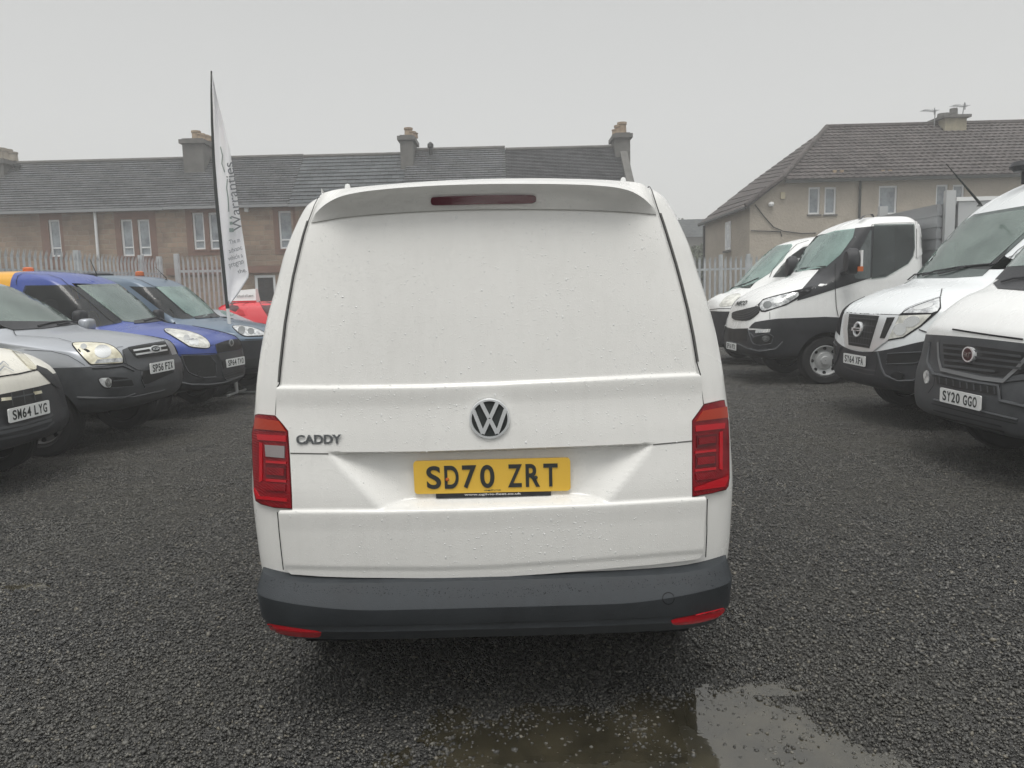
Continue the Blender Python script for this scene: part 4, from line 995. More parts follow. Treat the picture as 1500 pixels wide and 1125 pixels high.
MB().tube([p0_-Vector((0,0,.03)),p0_,p1_],[.035,.014,.004],6).build('aerial',M_txt,V.root,True)
c=at(*P('R',[(712,45)])[0],1,8.25); MB().lathe([(.001,-.06),(.12,-.05),(.17,0),(.14,.05),(.001,.07)],(c.x+.06,c.y,2.70),'z',16).build('roof_ventilator',M_blk,V.root,True)
MB().lathe([(.05,-.1),(.05,.1)],(c.x+.06,c.y,2.62),'z',10).build('roof_ventilator_base',M_blk,V.root,True)
V.ridge('intake_edge',P('R',[(190,745),(320,738),(360,745),(300,782),(185,786),(190,745)]),.007,M_gplas,mirror=True); V.ridge('bumper_ridge',P('R',[(150,740),(165,800),(180,830),(230,852),(290,850),(330,820)]),.012,M_gplas,mirror=True)
V.ridge('bumper_ridge',P('R',[(312,650),(378,674)]),.006)
V.cabin([V.glassp[1],V.glassp[2]],-.9,1.545,-2.45,2.5,.97,.72,(.5,-.1,-.5),-2.05)
# ---- tipper truck
rows=[(-.30,.39,.80,.3,3,.39,-1.9),(-.08,.42,.92,.34,3,.43,-1.95),(-.0,.50,.96,.34,3,.52,-1.98),(0,.66,.975,.34,3,.70,-2.0),(-.02,.83,.98,.34,3,.86,-2.0),(-.04,.92,.98,.34,2.9,.96,-2.0),(-.06,1.0,.975,.34,2.8,1.04,-2.0),
(-.09,1.12,.965,.34,2.6,1.15,-2.0),(-.16,1.27,.95,.36,2.5,1.27,-2.0),(-.35,1.42,.94,.36,2.5,1.38,-2.0),(-.7,1.57,.93,.34,2.6,1.48,-2.0),(-1.08,1.71,.92,.3,2.8,1.6,-2.0),(-1.3,2.05,.87,.26,2.9,2.0,-2.0),(-1.48,2.3,.82,.24,2.9,2.27,-2.0),(-1.62,2.42,.78,.22,2.9,2.38,-1.99),(-1.75,2.50,.6,.2,2.7,2.48,-1.95),(-1.85,2.53,.05,.04,2,2.53,-1.92)]
def sc(r,sx): return tuple([r[0]]+list(r[1:6])+[r[6]*sx])
rows=[sc(r,1.3) for r in rows]
rows[-3:]=[(-1.62,2.42,.78,.22,2.9,2.38,-2.58),(-1.9,2.52,.6,.2,2.7,2.50,-2.5),(-2.15,2.55,.05,.04,2,2.55,-2.3)]
V=Veh('tipper_truck','white chassis-cab tipper truck with black screen pillars, black bumper and visible silver wheel','truck',rows,nose(3.62,12.2,-1),[('bumper',M_blk),('body',M_white2)],{0:0,4:1},wheels=[(-1.12,.97,.365,.24),(-4.3,.97,.365,.24)],group=GR)
V.patch('pillar_panel',P('I',[(1000,20),(1112,8),(1270,0),(1270,300),(1155,345),(930,405),(865,432),(760,462),(690,492),(600,518),(612,462),(700,425),(765,345),(800,292),(820,282),(900,200),(985,80)]),M_blk,.005,5,mirror=True)
WS=V.patch('windscreen',P('I',[(505,335),(560,268),(620,198),(750,75),(860,40),(998,24),(984,82),(900,200),(800,287),(700,292),(560,325)]),M_wsg,.008,5)
V.patch('side_window',P('R',[(134,240),(292,236),(294,330),(288,362),(268,392),(180,444),(124,452)]),M_sg2,.010,5,mirror=True)
V.patch('quarter_window',P('R',[(118,262),(124,262),(118,450),(92,446),(60,452),(45,400),(90,330)]),glass('tinted_quarter_glass',(.04,.05,.05),(.10,.12,.12)),.010,5,mirror=True)
V.patch('door_frame',P('R',[(294,232),(330,200),(346,215),(352,330),(300,372),(296,362),(298,320)]),M_white2,.010,5)
h=V.patch('headlight',P('I',[(330,545),(366,508),(440,486),(500,472),(608,450),(705,420),(690,462),(615,488),(592,504),(522,549),(380,596),(350,594)]),M_gap,.006,4,mirror=True)
V.patch('lens',P('I',sm([(340,546),(370,514),(500,479),(606,458),(610,482),(588,499),(520,543),(382,588),(354,586)],1)),M_hlc,.010,4,parent=h)
for q in ((398,548,30,24),(470,520,34,18),(560,485,34,14)): V.patch('reflector',P('I',ell(*q,20,-.3)),M_refl if q[0]>400 else M_refld,.013,3,parent=h)
g=V.patch('grille',P('I',sm([(152,602),(180,590),(240,592),(290,590),(328,548),(350,592),(290,645),(240,658),(155,648)],1)),M_dplas,.010,4)
for y in (606,622,637): V.line(P('I',[(155,y),(230,y+8),(285,y-8),(335,y-42)]),.010,.018,4)
V.endlines(M_gplas,'grille_bar')
lettering(V,'maker_lettering','IVECO','I',(184,541),(256,533),.085,M_txt,.012,.03)
V.patch('fender_flare',P('I',[(270,706),(290,682),(312,665),(400,650),(470,641),(530,651),(600,672),(644,688),(672,664),(710,643),(790,629),(900,633),(960,640),(960,720),(640,720),(600,730)]),M_blk,.007,5,mirror=True)
V.patch('air_intake',P('I',[(130,712),(262,708),(250,795),(130,790)]),M_dplas,.007,4)
V.patch('running_light',P('I',[(318,722),(345,715),(416,712),(410,735),(316,742)]),M_refl,.016,3,mirror=True)
V.patch('fog_light_recess',P('I',sm([(285,790),(300,770),(400,745),(430,765),(420,810),(330,825)],1)),M_dplas,.010,4,mirror=True)
V.patch('fog_light',P('I',ell(385,778,24,20)),M_refld,.016,3,mirror=True)
V.line(P('I',[(195,800),(260,835),(330,858),(430,845),(470,830)]),.02,.009); V.endlines(M_gplas,'bumper_crease')
V.line(P('I',[(862,262),(860,440),(866,560),(880,628)]),.010,.009,4); V.line(P('I',[(412,596),(412,645)]),.006,.008); V.line(P('I',[(160,598),(270,592),(330,545)]),.008,.008)
V.line(P('R',[(122,262),(126,240),(180,235),(294,232),(300,260),(300,370)]),.008,.012); V.line(P('R',[(318,200),(322,260),(325,345)]),.008,.012); V.endlines()
V.plate('SP16 WTX',P('I',[(158,830)])[0],-1)
wipers(V,P('I',[(560,322),(640,300),(800,285)]),P('I',[(510,325),(560,315),(600,318)]))
for yy,nm in ((12.2-1.17,0),(12.2+1.17,0)):
    a=at(*P('I',[(880,245)])[0],1,yy) if yy<12.2 else None
    X0=4.86; 
    mb=MB(); mb.lathe([(.001,-.09),(.11,-.085),(.14,-.04),(.14,.06),(.11,.09),(.001,.095)],(0,0,0),'x',16)
    vs=[(X0+.12+v[0]*1.0,yy+v[1]*.85,1.83+v[2]*1.35) for v in mb.v]; m_=MB(); m_.v=vs; m_.f=mb.f; mo=m_.build('wing_mirror',M_blk,V.root,True)
    MB().tube([(X0+.1,yy,1.72),(X0+.1,yy+(.3 if yy<12 else -.3),1.66)],.03,6).build('mirror_arm',M_blk,mo,True)
    m_=MB().box(X0+.20,X0+.23,yy-.12,yy+.1,1.70,1.98).build('mirror_glass_edge',M_whitepl,mo); MB().box(X0+.16,X0+.235,yy-.125,yy-.10,1.68,1.75).build('indicator',M_amber,mo)
# roof rails and tipping body
V.line(P('R',[(80,232),(100,215),(150,205)]),.05,.05,4); V.endlines(M_blk,'roof_rail')
M_alu=base_mat('galvanised_bed',(.30,.31,.32),.4,.5)
bed=MB()
for x0,x1,y0,y1 in ((6.32,6.38,11.25,13.15),(6.38,10.2,11.25,11.29),(6.38,10.2,13.11,13.15)):
    for k in range(9): 
        z=1.15+k*.165; bed.box(x0,x1,y0,y1,z,z+.13); bed.box(x0+.01,x1-.01,y0+.01,y1-.01,z+.13,z+.165)
tb=bed.build('tipping_body',M_alu,V.root)
MB().box(6.36,10.25,11.2,13.2,1.02,1.145).build('bed_floor',M_alu,V.root); MB().box(5.6,10.2,11.7,12.7,.55,1.015).build('chassis_frame',M_pit,V.root)
for yy in (11.17,13.16): MB().box(6.40,6.54,yy,yy+.07,1.0,2.82).build('bed_post',M_rim,V.root)
MB().box(6.60,10.2,11.20,11.245,1.5,2.66).build('side_board',M_rim,V.root); MB().box(6.55,10.2,11.17,11.24,2.662,2.72).build('top_rail',M_whitepl,V.root)
V.ridge('recess_edge',P('I',[(262,712),(285,790),(300,815),(345,826),(420,812),(434,765),(400,743),(300,768),(280,740)]),.010,M_gplas,mirror=True); V.ridge('bumper_ridge',P('I',[(132,800),(195,815),(260,848),(345,866),(450,850),(500,800)]),.012,M_gplas)
V.cabin(V.glassp,-1.08,1.71,-2.5,2.5,.92,.7,(.48,-.1,-.5),-2.1)
# ---- far small van
rows=[(-.25,.33,.8,.4,2.7,.33,-4.6),(-.04,.37,.9,.42,2.7,.38,-4.7),(0,.55,.93,.42,2.7,.56,-4.7),(-.01,.80,.945,.42,2.6,.80,-4.7),(-.03,1.05,.95,.42,2.6,1.05,-4.7),(-.05,1.15,.94,.42,2.5,1.13,-4.7),(-.12,1.27,.93,.42,2.4,1.22,-4.7),(-.3,1.37,.92,.4,2.4,1.32,-4.7),
(-.58,1.46,.91,.34,2.6,1.42,-4.7),(-.95,1.85,.83,.3,2.8,1.8,-4.6),(-1.32,2.22,.74,.26,2.8,2.17,-4.5),(-1.55,2.36,.66,.22,2.7,2.32,-4.4),(-2.0,2.45,.4,.2,2.5,2.44,-4.2),(-2.6,2.47,.05,.05,2,2.47,-3.5)]
V=Veh('panel_van','white van with yellowed headlight, farthest on the right and partly behind the tipper truck','van',rows,nose(3.98,15.2,-1),[('bumper',M_blk),('body',M_white2)],{0:0,4:1},wheels=[(-.9,.945,.33,.2),(-3.9,.945,.33,.2)],group=GR)
WS=V.patch('windscreen',P('I',[(95,440),(200,340),(370,165),(460,142),(562,130),(566,142),(500,240),(410,330),(300,400),(240,420),(150,440)]),M_wsg,.008,4)
V.patch('side_window',P('I',[(430,358),(480,290),(560,205),(640,150),(740,130),(700,300),(600,350),(500,352)]),M_sg,.006,4,mirror=True)
V.patch('headlight',P('I',sm([(62,552),(80,525),(105,495),(150,472),(200,468),(215,480),(190,545),(120,558),(75,560)],1)),M_hl,.008,4,mirror=True)
V.line(P('I',[(0,580),(60,572),(150,572),(200,572)]),.012,.006,4); V.line(P('I',[(410,358),(430,310),(500,220),(600,130),(680,105)]),.012,.008,4); V.endlines()
wipers(V,P('I',[(150,432),(250,405),(340,365)]),P('I',[(105,436),(150,425),(220,418)]))
V.cabin(V.glassp,-.58,1.46,-2.1,2.35,.91,.62,(.45,-.45),-1.8)
# ---- car beyond the right fence
V=hatch('dark grey car half hidden behind the palisade fence on the right',6.6,24.8,M_dsil,1)
V.patch('side_window',[(1003,430),(1014,412),(1040,408),(1042,432)],M_sg,.006,4)
# ================================================================== HOUSES
def stone_mat():
    m=base_mat('sandstone_wall',(.2,.15,.1),.85); b=m.node_tree.nodes['Principled BSDF']
    g=N(m,'ShaderNodeNewGeometry'); s=N(m,'ShaderNodeSeparateXYZ'); LK(m,g.outputs['Position'],s.inputs[0]); c=N(m,'ShaderNodeCombineXYZ')
    LK(m,mul(m,s.outputs[0],s.outputs[1],'ADD'),c.inputs[0]); LK(m,s.outputs[2],c.inputs[1])
    nz=N(m,'ShaderNodeTexNoise'); nz.inputs['Scale'].default_value=1.6; LK(m,c.outputs[0],nz.inputs['Vector'])
    mm=N(m,'ShaderNodeVectorMath',operation='SCALE'); LK(m,nz.outputs['Color'],mm.inputs[0]); mm.inputs['Scale'].default_value=.16
    ad=N(m,'ShaderNodeVectorMath',operation='ADD'); LK(m,c.outputs[0],ad.inputs[0]); LK(m,mm.outputs[0],ad.inputs[1])
    br=N(m,'ShaderNodeTexBrick'); LK(m,ad.outputs[0],br.inputs['Vector']); br.offset_frequency=2; br.squash=1.4; br.squash_frequency=3
    for k,v in (('Scale',1.),('Mortar Size',.018),('Brick Width',.42),('Row Height',.20),('Bias',-.1),('Mortar Smooth',.4)): br.inputs[k].default_value=v
    br.inputs['Color1'].default_value=(.33,.23,.17,1); br.inputs['Color2'].default_value=(.19,.135,.105,1); br.inputs['Mortar'].default_value=(.27,.235,.19,1)
    n1=noise(m,ad.outputs[0],3.2,6,.7); n2=noise(m,ad.outputs[0],.5,4,.6)
    k=mixc(m,ramp(m,n1,.35,.7,0,.6),br.outputs['Color'],(.37,.30,.225)); k=mixc(m,ramp(m,n2,.45,.7,0,.6),k,(.125,.10,.08))
    LK(m,k,b.inputs['Base Color']); bump(m,mul(m,br.outputs['Fac'],n1,'SUBTRACT'),.6,-.03); return m
M_stonew=stone_mat()
def rough_mat(name,c1,c2,sc,bmp=.5,dist=.01,r=.85):
    m=base_mat(name,c1,r); b=m.node_tree.nodes['Principled BSDF']; p=pos(m)
    LK(m,mixc(m,ramp(m,noise(m,p,sc,6,.65),.3,.7),c1,c2),b.inputs['Base Color']); bump(m,noise(m,p,sc*9,4,.7),bmp,dist); return m
M_red_s=rough_mat('red_sandstone_trim',(.22,.125,.095),(.16,.10,.08),3)
M_harl=rough_mat('beige_harling',(.47,.42,.35),(.38,.34,.285),1.2,1.,.03)
M_grs=rough_mat('grey_render',(.16,.155,.145),(.10,.10,.095),2)
M_pot=rough_mat('chimney_pot_clay',(.40,.31,.21),(.24,.17,.12),3)
M_potr=rough_mat('pale_chimney_pot_clay',(.36,.33,.27),(.2,.17,.14),3)
M_gal=rough_mat('galvanised_steel',(.52,.55,.56),(.36,.385,.40),4,.2,.002,.45)
M_upvc=base_mat('white_window_frame',(.72,.74,.75),.35)
M_gut=base_mat('grey_gutter',(.25,.26,.27),.5)
def tile_mat(name,c1,c2,sw,sl):
    m=base_mat(name,c1,.8,0,.2); b=m.node_tree.nodes['Principled BSDF']; g=N(m,'ShaderNodeNewGeometry'); s=N(m,'ShaderNodeSeparateXYZ'); LK(m,g.outputs['Position'],s.inputs[0])
    c=N(m,'ShaderNodeCombineXYZ'); LK(m,s.outputs[0],c.inputs[0]); LK(m,s.outputs[2],c.inputs[1])
    br=N(m,'ShaderNodeTexBrick'); LK(m,c.outputs[0],br.inputs['Vector'])
    for k,v in (('Scale',1.),('Mortar Size',.012),('Brick Width',sw),('Row Height',sl),('Mortar Smooth',.2)): br.inputs[k].default_value=v
    br.inputs['Color1'].default_value=(*c1,1); br.inputs['Color2'].default_value=(*c2,1); br.inputs['Mortar'].default_value=(*[x*.45 for x in c2],1)
    n1=noise(m,pos(m),1.1,6,.7); LK(m,mixc(m,ramp(m,n1,.4,.75,0,.55),br.outputs['Color'],tuple(x*1.5+.015 for x in c1)),b.inputs['Base Color']); return m
M_tile=tile_mat('grey_roof_tile',(.105,.110,.115),(.072,.077,.082),.30,.155)
M_tile2=tile_mat('dark_grey_roof_tile',(.095,.105,.110),(.060,.068,.074),.33,.2)
M_slate=tile_mat('slate',(.10,.103,.108),(.055,.057,.063),.22,.075)
M_ptile=tile_mat('brown_grey_pantile',(.095,.083,.080),(.055,.048,.047),.24,.19)
def wall_holes(x0,x1,z0,z1,y,holes,dep=.12):
    xs=sorted({x0,x1,*[h[0] for h in holes],*[h[1] for h in holes]}); zs=sorted({z0,z1,*[h[2] for h in holes],*[h[3] for h in holes]})
    mb=MB()
    for a,b in zip(xs,xs[1:]):
        for c,d in zip(zs,zs[1:]):
            if any(h[0]<=(a+b)/2<=h[1] and h[2]<=(c+d)/2<=h[3] for h in holes): continue
            mb.quad((a,y,c),(b,y,c),(b,y,d),(a,y,d))
    for (a,b,c,d) in holes:
        mb.quad((a,y,c),(a,y+dep,c),(a,y+dep,d),(a,y,d)); mb.quad((b,y,c),(b,y+dep,c),(b,y+dep,d),(b,y,d)); mb.quad((a,y,c),(b,y,c),(b,y+dep,c),(a,y+dep,c)); mb.quad((a,y,d),(b,y,d),(b,y+dep,d),(a,y+dep,d))
    return mb
def win(par,a,b,c,d,y,bar=.25,name='window',curt=False):
    """frame with a transom; glass behind"""
    t=.07; mb=MB(); y0=y+.05
    mb.box(a,a+t,y0,y0+.06,c,d); mb.box(b-t,b,y0,y0+.06,c,d); mb.box(a+t,b-t,y0,y0+.06,c,c+t); mb.box(a+t,b-t,y0,y0+.06,d-t,d)
    if bar: mb.box(a+t,b-t,y0+.004,y0+.056,c+(d-c)*bar,c+(d-c)*bar+t*.8)
    w_=mb.build(name,M_upvc,par); MB().quad((a,y0+.04,c),(b,y0+.04,c),(b,y0+.04,d),(a,y0+.04,d)).build('pane',M_bg,w_)
    MB().box(a-.05,b+.05,y-.05,y0,c-.06,c-.003).build('sill',M_grs if curt else M_red_s,w_)
    return w_
def courses(mb,a,b,c,d,n,lip=.04,roll=0):
    """a,b lower edge; c,d upper edge (above b, above a): stepped tile courses"""
    a,b,c,d=map(Vector,(a,b,c,d)); nn=(b-a).cross(d-a).normalized()
    for i in range(n):
        t0,t1=i/n,(i+1)/n; p,q=a.lerp(d,t0),b.lerp(c,t0); r_,s_=b.lerp(c,t1),a.lerp(d,t1)
        if roll:
            m=int((q-p).length/roll); vs=[]; fs=[]
            for j in range(m+1):
                o=nn*(.03 if j%2 else .0); vs+=[p.lerp(q,j/m),p.lerp(q,j/m)+nn*lip+o,s_.lerp(r_,j/m)+nn*.002+o*.8]
                if j: k=3*j; fs+=[(k-3,k,k+1,k-2),(k-2,k+1,k+2,k-1)]
            mb.add(vs,fs); continue
        mb.add([p+nn*lip,q+nn*lip,r_+nn*.002,s_+nn*.002,p,q],[(0,1,2,3),(4,5,1,0)])
def fx(px,py,y): return at(px,py,1,y)
YF=31.
def terrace(label,pxl,pxr,eav,ridge,mat,nc,wins=(),surr=None,yr=33.5,yf=YF,chim=None,door=None,low=None,extra=None,gable=False):
    """pxl/pxr: pixel columns of the party walls on the facade"""
    xa=fx(pxl,300,yf).x; xb=fx(pxr,300,yf).x; ze=fx((pxl+pxr)/2,eav,yf).z; zr=fx((pxl+pxr)/2,ridge,yr).z
    T=thing('terraced_house',label,'house',((xa+xb)/2,yf,0),'sandstone terraced houses behind the yard')
    hs=[]; 
    for (p0,p1,q0,q1) in wins:
        a,b=fx(p0,q0,yf),fx(p1,q1,yf); hs.append((a.x,b.x,b.z,a.z))
    for (p0,p1,q0) in (door or ()):
        a,b=fx(p0,q0,yf),fx(p1,q0,yf); hs.append((a.x,b.x,.1,a.z))
    m=wall_holes(xa,xb,0,ze,yf,hs); m.quad((xb,yf,0),(xb,yr+2.4,0),(xb,yr+2.4,ze),(xb,yf,ze)); m.quad((xa,yf,0),(xa,yr+2.4,0),(xa,yr+2.4,ze),(xa,yf,ze)); m.quad((xa,yr+2.4,0),(xb,yr+2.4,0),(xb,yr+2.4,ze),(xa,yr+2.4,ze))
    if gable: m.add([(xb,yf,ze),(xb,yr+2.4,ze),(xb,yr,zr)],[(0,1,2)]); m.add([(xa,yf,ze),(xa,yr+2.4,ze),(xa,yr,zr)],[(0,1,2)])
    m.build('wall',M_stonew,T)
    for i,h in enumerate(hs):
        if i<len(wins): win(T,*h,yf,.22)
        else:
            mb=MB(); a,b,c,d=h; t=.11
            mb.box(a,a+t,yf+.05,yf+.1,c,d); mb.box(b-t,b,yf+.05,yf+.1,c,d); mb.box(a+t,b-t,yf+.05,yf+.1,d-t,d); mb.box(a+t,b-t,yf+.05,yf+.1,c,c+.5)
            dd=mb.build('door',M_upvc,T); MB().quad((a+t,yf+.08,c+.5),(b-t,yf+.08,c+.5),(b-t,yf+.08,d-t),(a+t,yf+.08,d-t)).build('door_glass',M_sg,dd)
    for (p0,p1,q0,q1) in (surr or ()):
        a,b=fx(p0,q0,yf),fx(p1,q1,yf); sh=[h for h in hs if h[0]>a.x-.01 and h[1]<b.x+.01 and h[3]<a.z+.01]
        mm=wall_holes(a.x,b.x,b.z,a.z,yf-.02,[h for h in sh if h[2]>b.z],.03) ; mm.build('window_surround',M_red_s,T)
    r=MB(); n_=(zr-ze); courses(r,(xa,yf-.22,ze-.12),(xb,yf-.22,ze-.12),(xb,yr,zr),(xa,yr,zr),nc); r.quad((xb,yr+2.6,ze-.1),(xa,yr+2.6,ze-.1),(xa,yr,zr),(xb,yr,zr))
    ro=r.build('roof',mat,T); 
    MB().tube([(xa+.01,yr,zr+.02),(xb-.01,yr,zr+.02)],.09,8).build('ridge_cap',M_grs,ro,True)
    MB().box(xa+.01,xb-.01,yf-.34,yf-.235,ze-.24,ze-.13).build('gutter',M_gut,ro)
    return T,ro,xa,xb,ze,zr
def chimney(par,pl,pr,ptop,pbot,y,pots,mat=M_grs,dep=1.3,pm=M_pot,capw=.1):
    a,b=fx(pl,ptop,y),fx(pr,pbot,y); mb=MB().box(a.x,b.x,y-dep/2,y+dep/2,b.z-.6,a.z)
    o=mb.build('chimney',mat,par); MB().box(a.x-capw,b.x+capw,y-dep/2-capw,y+dep/2+capw,a.z-.22,a.z-.05).build('chimney_cap',mat,o)
    for (px,top,w_) in pots:
        c=fx(px,top,y); h=c.z-a.z; MB().lathe([(.001,0),(w_*.95,0),(w_*.85,h*.8),(w_,h*.82),(w_,h),(w_*.7,h),(w_*.7,h-.1),(.001,h-.1)],(c.x,y,a.z),'z',14).build('chimney_pot',pm,o,True)
    return o
W=lambda l:[ (P(2,[(a,c)])[0][0],P(2,[(b,d)])[0][0],P(2,[(a,c)])[0][1],P(2,[(b,d)])[0][1]) for a,b,c,d in l]
T,ro,xa,xb,ze,zr=terrace('leftmost sandstone terraced house with single and paired white windows and white downpipe',-220,243,306,240,M_tile,21,W([(250,328,543,735),(628,706,541,732),(716,795,541,732)]),W([(205,350,505,800),(595,835,505,800)]))
chimney(ro,-8,24,237,262,33.5,[(2,217,.2),(11,219,.2),(19,223,.19)],M_grs,1.6,M_potr)
MB().tube([fx(138.5,309,30.86),fx(143.5,372,30.86),fx(147,425,30.86)],.055,8).build('downpipe',M_upvc,T,True)
for px_ in (26,): p=fx(px_,255,33.1); MB().lathe([(.12,-.3),(.1,.3),(.16,.32),(.16,.4),(.001,.42)],p,'z',12).build('roof_vent',M_txt,ro,True)
T,ro,xa,xb,ze,zr=terrace('sandstone terraced house with big grey chimney and a glazed white back door',243,425,297,232,M_tile,21,W([(1003,1077,505,697),(1088,1162,505,697)])+[(407,432,309,364)],W([(965,1200,462,725)])+[(399,436,301,372)],door=[(372,403,403)])
chimney(ro,277,309,208,246,33.4,[(287,192,.2),(294,196,.19),(300,198,.19),(306,200,.19)],M_grs,1.5)
a,b=fx(330,391,30.95),fx(436,398,30.95); MB().box(fx(244,394,31).x,b.x,30.93,30.99,a.z-.28,a.z).build('string_course',M_red_s,T)
for q in ((358,364,301,310),): a,b=fx(q[0],q[2],30.9),fx(q[1],q[3],30.9); MB().box(a.x,b.x,30.85,30.985,b.z,a.z).build('alarm_box',M_whitepl,T)
terrace('sandstone terraced house with bold dark tile rows, between the two middle chimneys',425,590,293,228.5,M_tile2,13)
T,ro,xa,xb,ze,zr=terrace('terraced house with a slim black flue on its grey roof, right of the middle chimney',590,742,285,219,M_tile,21)
chimney(ro,589,609,203,250,33.3,[(598,187.5,.19),(603,193,.19),(607,195,.16)],M_grs,1.5)
p=fx(631,226,33.2); MB().lathe([(.07,-.4),(.07,.25),(.13,.28),(.13,.42),(.05,.5),(.001,.52)],p,'z',12).build('roof_flue',M_txt,ro,True)
T,ro,xa,xb,ze,zr=terrace('last slate-roofed terraced house with a tall grey gable chimney',742,928,283,217.5,M_slate,32,gable=True)
chimney(ro,898,920,199,262,33.5,[(911,179.5,.21),(905,184,.17),(901,190,.15)],M_grs,1.3)
mb=MB(); 
for yy,zz,y2,z2 in ((30.7,ze-.1,33.5,zr+.1),): mb.add([(xb-.25,yy,zz),(xb+.05,yy,zz),(xb+.05,y2,z2),(xb-.25,y2,z2),(xb-.25,yy,zz+.18),(xb+.05,yy,zz+.18),(xb+.05,y2,z2+.18),(xb-.25,y2,z2+.18)],[(0,3,2,1),(4,5,6,7),(0,1,5,4),(1,2,6,5),(2,3,7,6),(3,0,4,7)])
mb.build('gable_skew',M_grs,ro)
# ---- beige house with hipped roof on the right
H_=thing('detached_house','beige harled house with a brown-grey hipped roof behind the right fence','house',(15,30,0))
YH=30.; XL=9.5; XE=10.75; XR=26.; ZE=5.75; ZL=4.82; ZR=8.28; XG=13.9; YB=37.
def hp(px,py): return at(px,py,1,YH)
Q=lambda l:[P(4,[p])[0] for p in l]
hs=[]
for a,b,c,d in ((590,637,416,530),(658,705,416,530),(888,962,410,530),(1130,1176,405,505),(1200,1245,405,512)):
    p,q=P(4,[(a,c)])[0],P(4,[(b,d)])[0]; p,q=hp(*p),hp(*q); hs.append((p.x,q.x,q.z,p.z))
mb=wall_holes(XE,XR,0,ZE,YH,hs); mb.add([(XL,YH,0),(XE,YH,0),(XE,YH,ZE),(XL,YH,ZL)],[(0,1,2,3)])
mb.quad((XL,YH,0),(XL,YB,0),(XL,YB,ZL),(XL,YH,ZL)); mb.quad((XR,YH,0),(XR,YB,0),(XR,YB,ZE),(XR,YH,ZE)); mb.quad((XL,YB,0),(XR,YB,0),(XR,YB,ZL),(XL,YB,ZL))
mb.build('wall',M_harl,H_)
for h in hs: win(H_,*h,YH,0,curt=True)
r=MB(); courses(r,(XE-.1,YH-.3,ZE-.15),(XR,YH-.3,ZE-.15),(XR,33.5,ZR),(XG,33.5,ZR),17,.04,.13)
courses(r,(XL-.25,YB+.2,ZL-.2),(XL-.25,YH-.25,ZL-.2),(XE-.1,YH-.28,ZE-.14),(11.2,YB-1.4,ZE+.5),5,.03)
courses(r,(11.2,YB-1.4,ZE+.5),(XE-.1,YH-.28,ZE-.14),(XG,33.45,ZR),(XG,33.55,ZR),13,.03)
r.quad((XR,YB+.3,ZE-.1),(11.2,YB-1.4,ZE+.5),(XG,33.5,ZR),(XR,33.5,ZR)); r.add([(XR,YB+.3,ZE-.1),(XL-.25,YB+.2,ZL-.2),(11.2,YB-1.4,ZE+.5)],[(0,1,2)])
ro=r.build('roof',M_ptile,H_)
MB().tube([(XL-.25,YH-.25,ZL-.15),(XE-.1,YH-.28,ZE-.06),(XG,33.48,ZR+.04)],.11,8).build('hip_tiles',M_ptile,ro,True)
MB().tube([(XG,33.5,ZR+.03),(XR,33.5,ZR+.03)],.11,8).build('ridge_cap',M_ptile,ro,True)
MB().box(XE,XR,YH-.40,YH-.31,ZE-.28,ZE-.17).build('gutter',M_txt,ro)
MB().tube([(XL-.26,YH-.2,ZL-.25),(XL-.26,YB,ZL-.25)],.06,6).build('gutter',M_txt,ro)
c0_=fx(1375,177,33.4); c1_=fx(1406,177,33.4); c=MB().box(c0_.x,c1_.x,32.9,33.9,7.9,c0_.z).build('chimney',rough_mat('cream_render',(.42,.38,.27),(.26,.23,.17),3),ro)
a,b=fx(1370,173,33.4),fx(1410,177,33.4); MB().box(a.x,b.x,32.75,34.05,c0_.z,a.z).build('chimney_cap',M_grs,c)
for px,top,w_ in ((1380,166.5,.2),(1385,166,.2),(1397,159,.17)):
    q=fx(px,top,33.4); MB().lathe([(w_,0),(w_*.9,q.z-a.z),(w_*.6,q.z-a.z),(.001,q.z-a.z-.1)],(q.x,33.4,a.z),'z',12).build('chimney_pot',M_grs,c,True)
def aerial(par,pxb,pyb,pxt,pyt,lo,hi):
    a,b=fx(pxb,pyb,33.3),fx(pxt,pyt,33.3); mb=MB().tube([a,b],.022,5); l,r_=fx(lo[0],lo[1],33.3),fx(hi[0],hi[1],33.3); mb.tube([l,r_],.015,5)
    for t in (.0,.15,.3,.5,.7,.85,1.): c=l.lerp(r_,t); mb.tube([c+Vector((0,-.25,0)),c+Vector((0,.25,.02))],.01,4)
    c=l.lerp(r_,.88); mb.tube([c+Vector((0,0,-.14)),c+Vector((0,0,.14))],.02,5); mb.build('tv_aerial',M_gut,par)
aerial(ro,1368,190,1370,161,(1352,162),(1371,163)); aerial(ro,1407,186,1413,150,(1396,155),(1416,156))
for x_,m_ in ((fx(1258,300,YH).x,M_txt),): MB().tube([(x_,YH-.08,ZE-.2),(x_,YH-.08,.2)],.05,6).build('downpipe',m_,H_,True)
MB().tube([(XL-.05,YB-.2,ZL-.3),(XL-.05,YB-.2,.2)],.06,6).build('downpipe',M_txt,H_,True)
a=hp(*P(4,[(470,438)])[0]); b=hp(*P(4,[(487,466)])[0]); MB().box(a.x,b.x,YH-.1,YH-.002,b.z,a.z).build('alarm_box',rough_mat('cream_plastic',(.55,.5,.36),(.5,.45,.32),3),H_)
a=hp(*P(4,[(427,490)])[0]); MB().lathe([(.001,-.1),(.09,-.08),(.12,0),(.09,.08),(.001,.1)],(a.x,YH-.12,a.z),'z',12).build('security_light',M_whitepl,H_,True)
MB().tube([hp(*p)+Vector((0,-.04,0)) for p in Q([(362,490),(400,540),(440,585),(480,602),(560,612),(620,610)])],.02,5).build('cable',M_txt,H_)
MB().tube([hp(*p)+Vector((0,-.04,0)) for p in Q([(345,600),(470,604),(475,625)])],.02,5).build('cable',M_txt,H_)
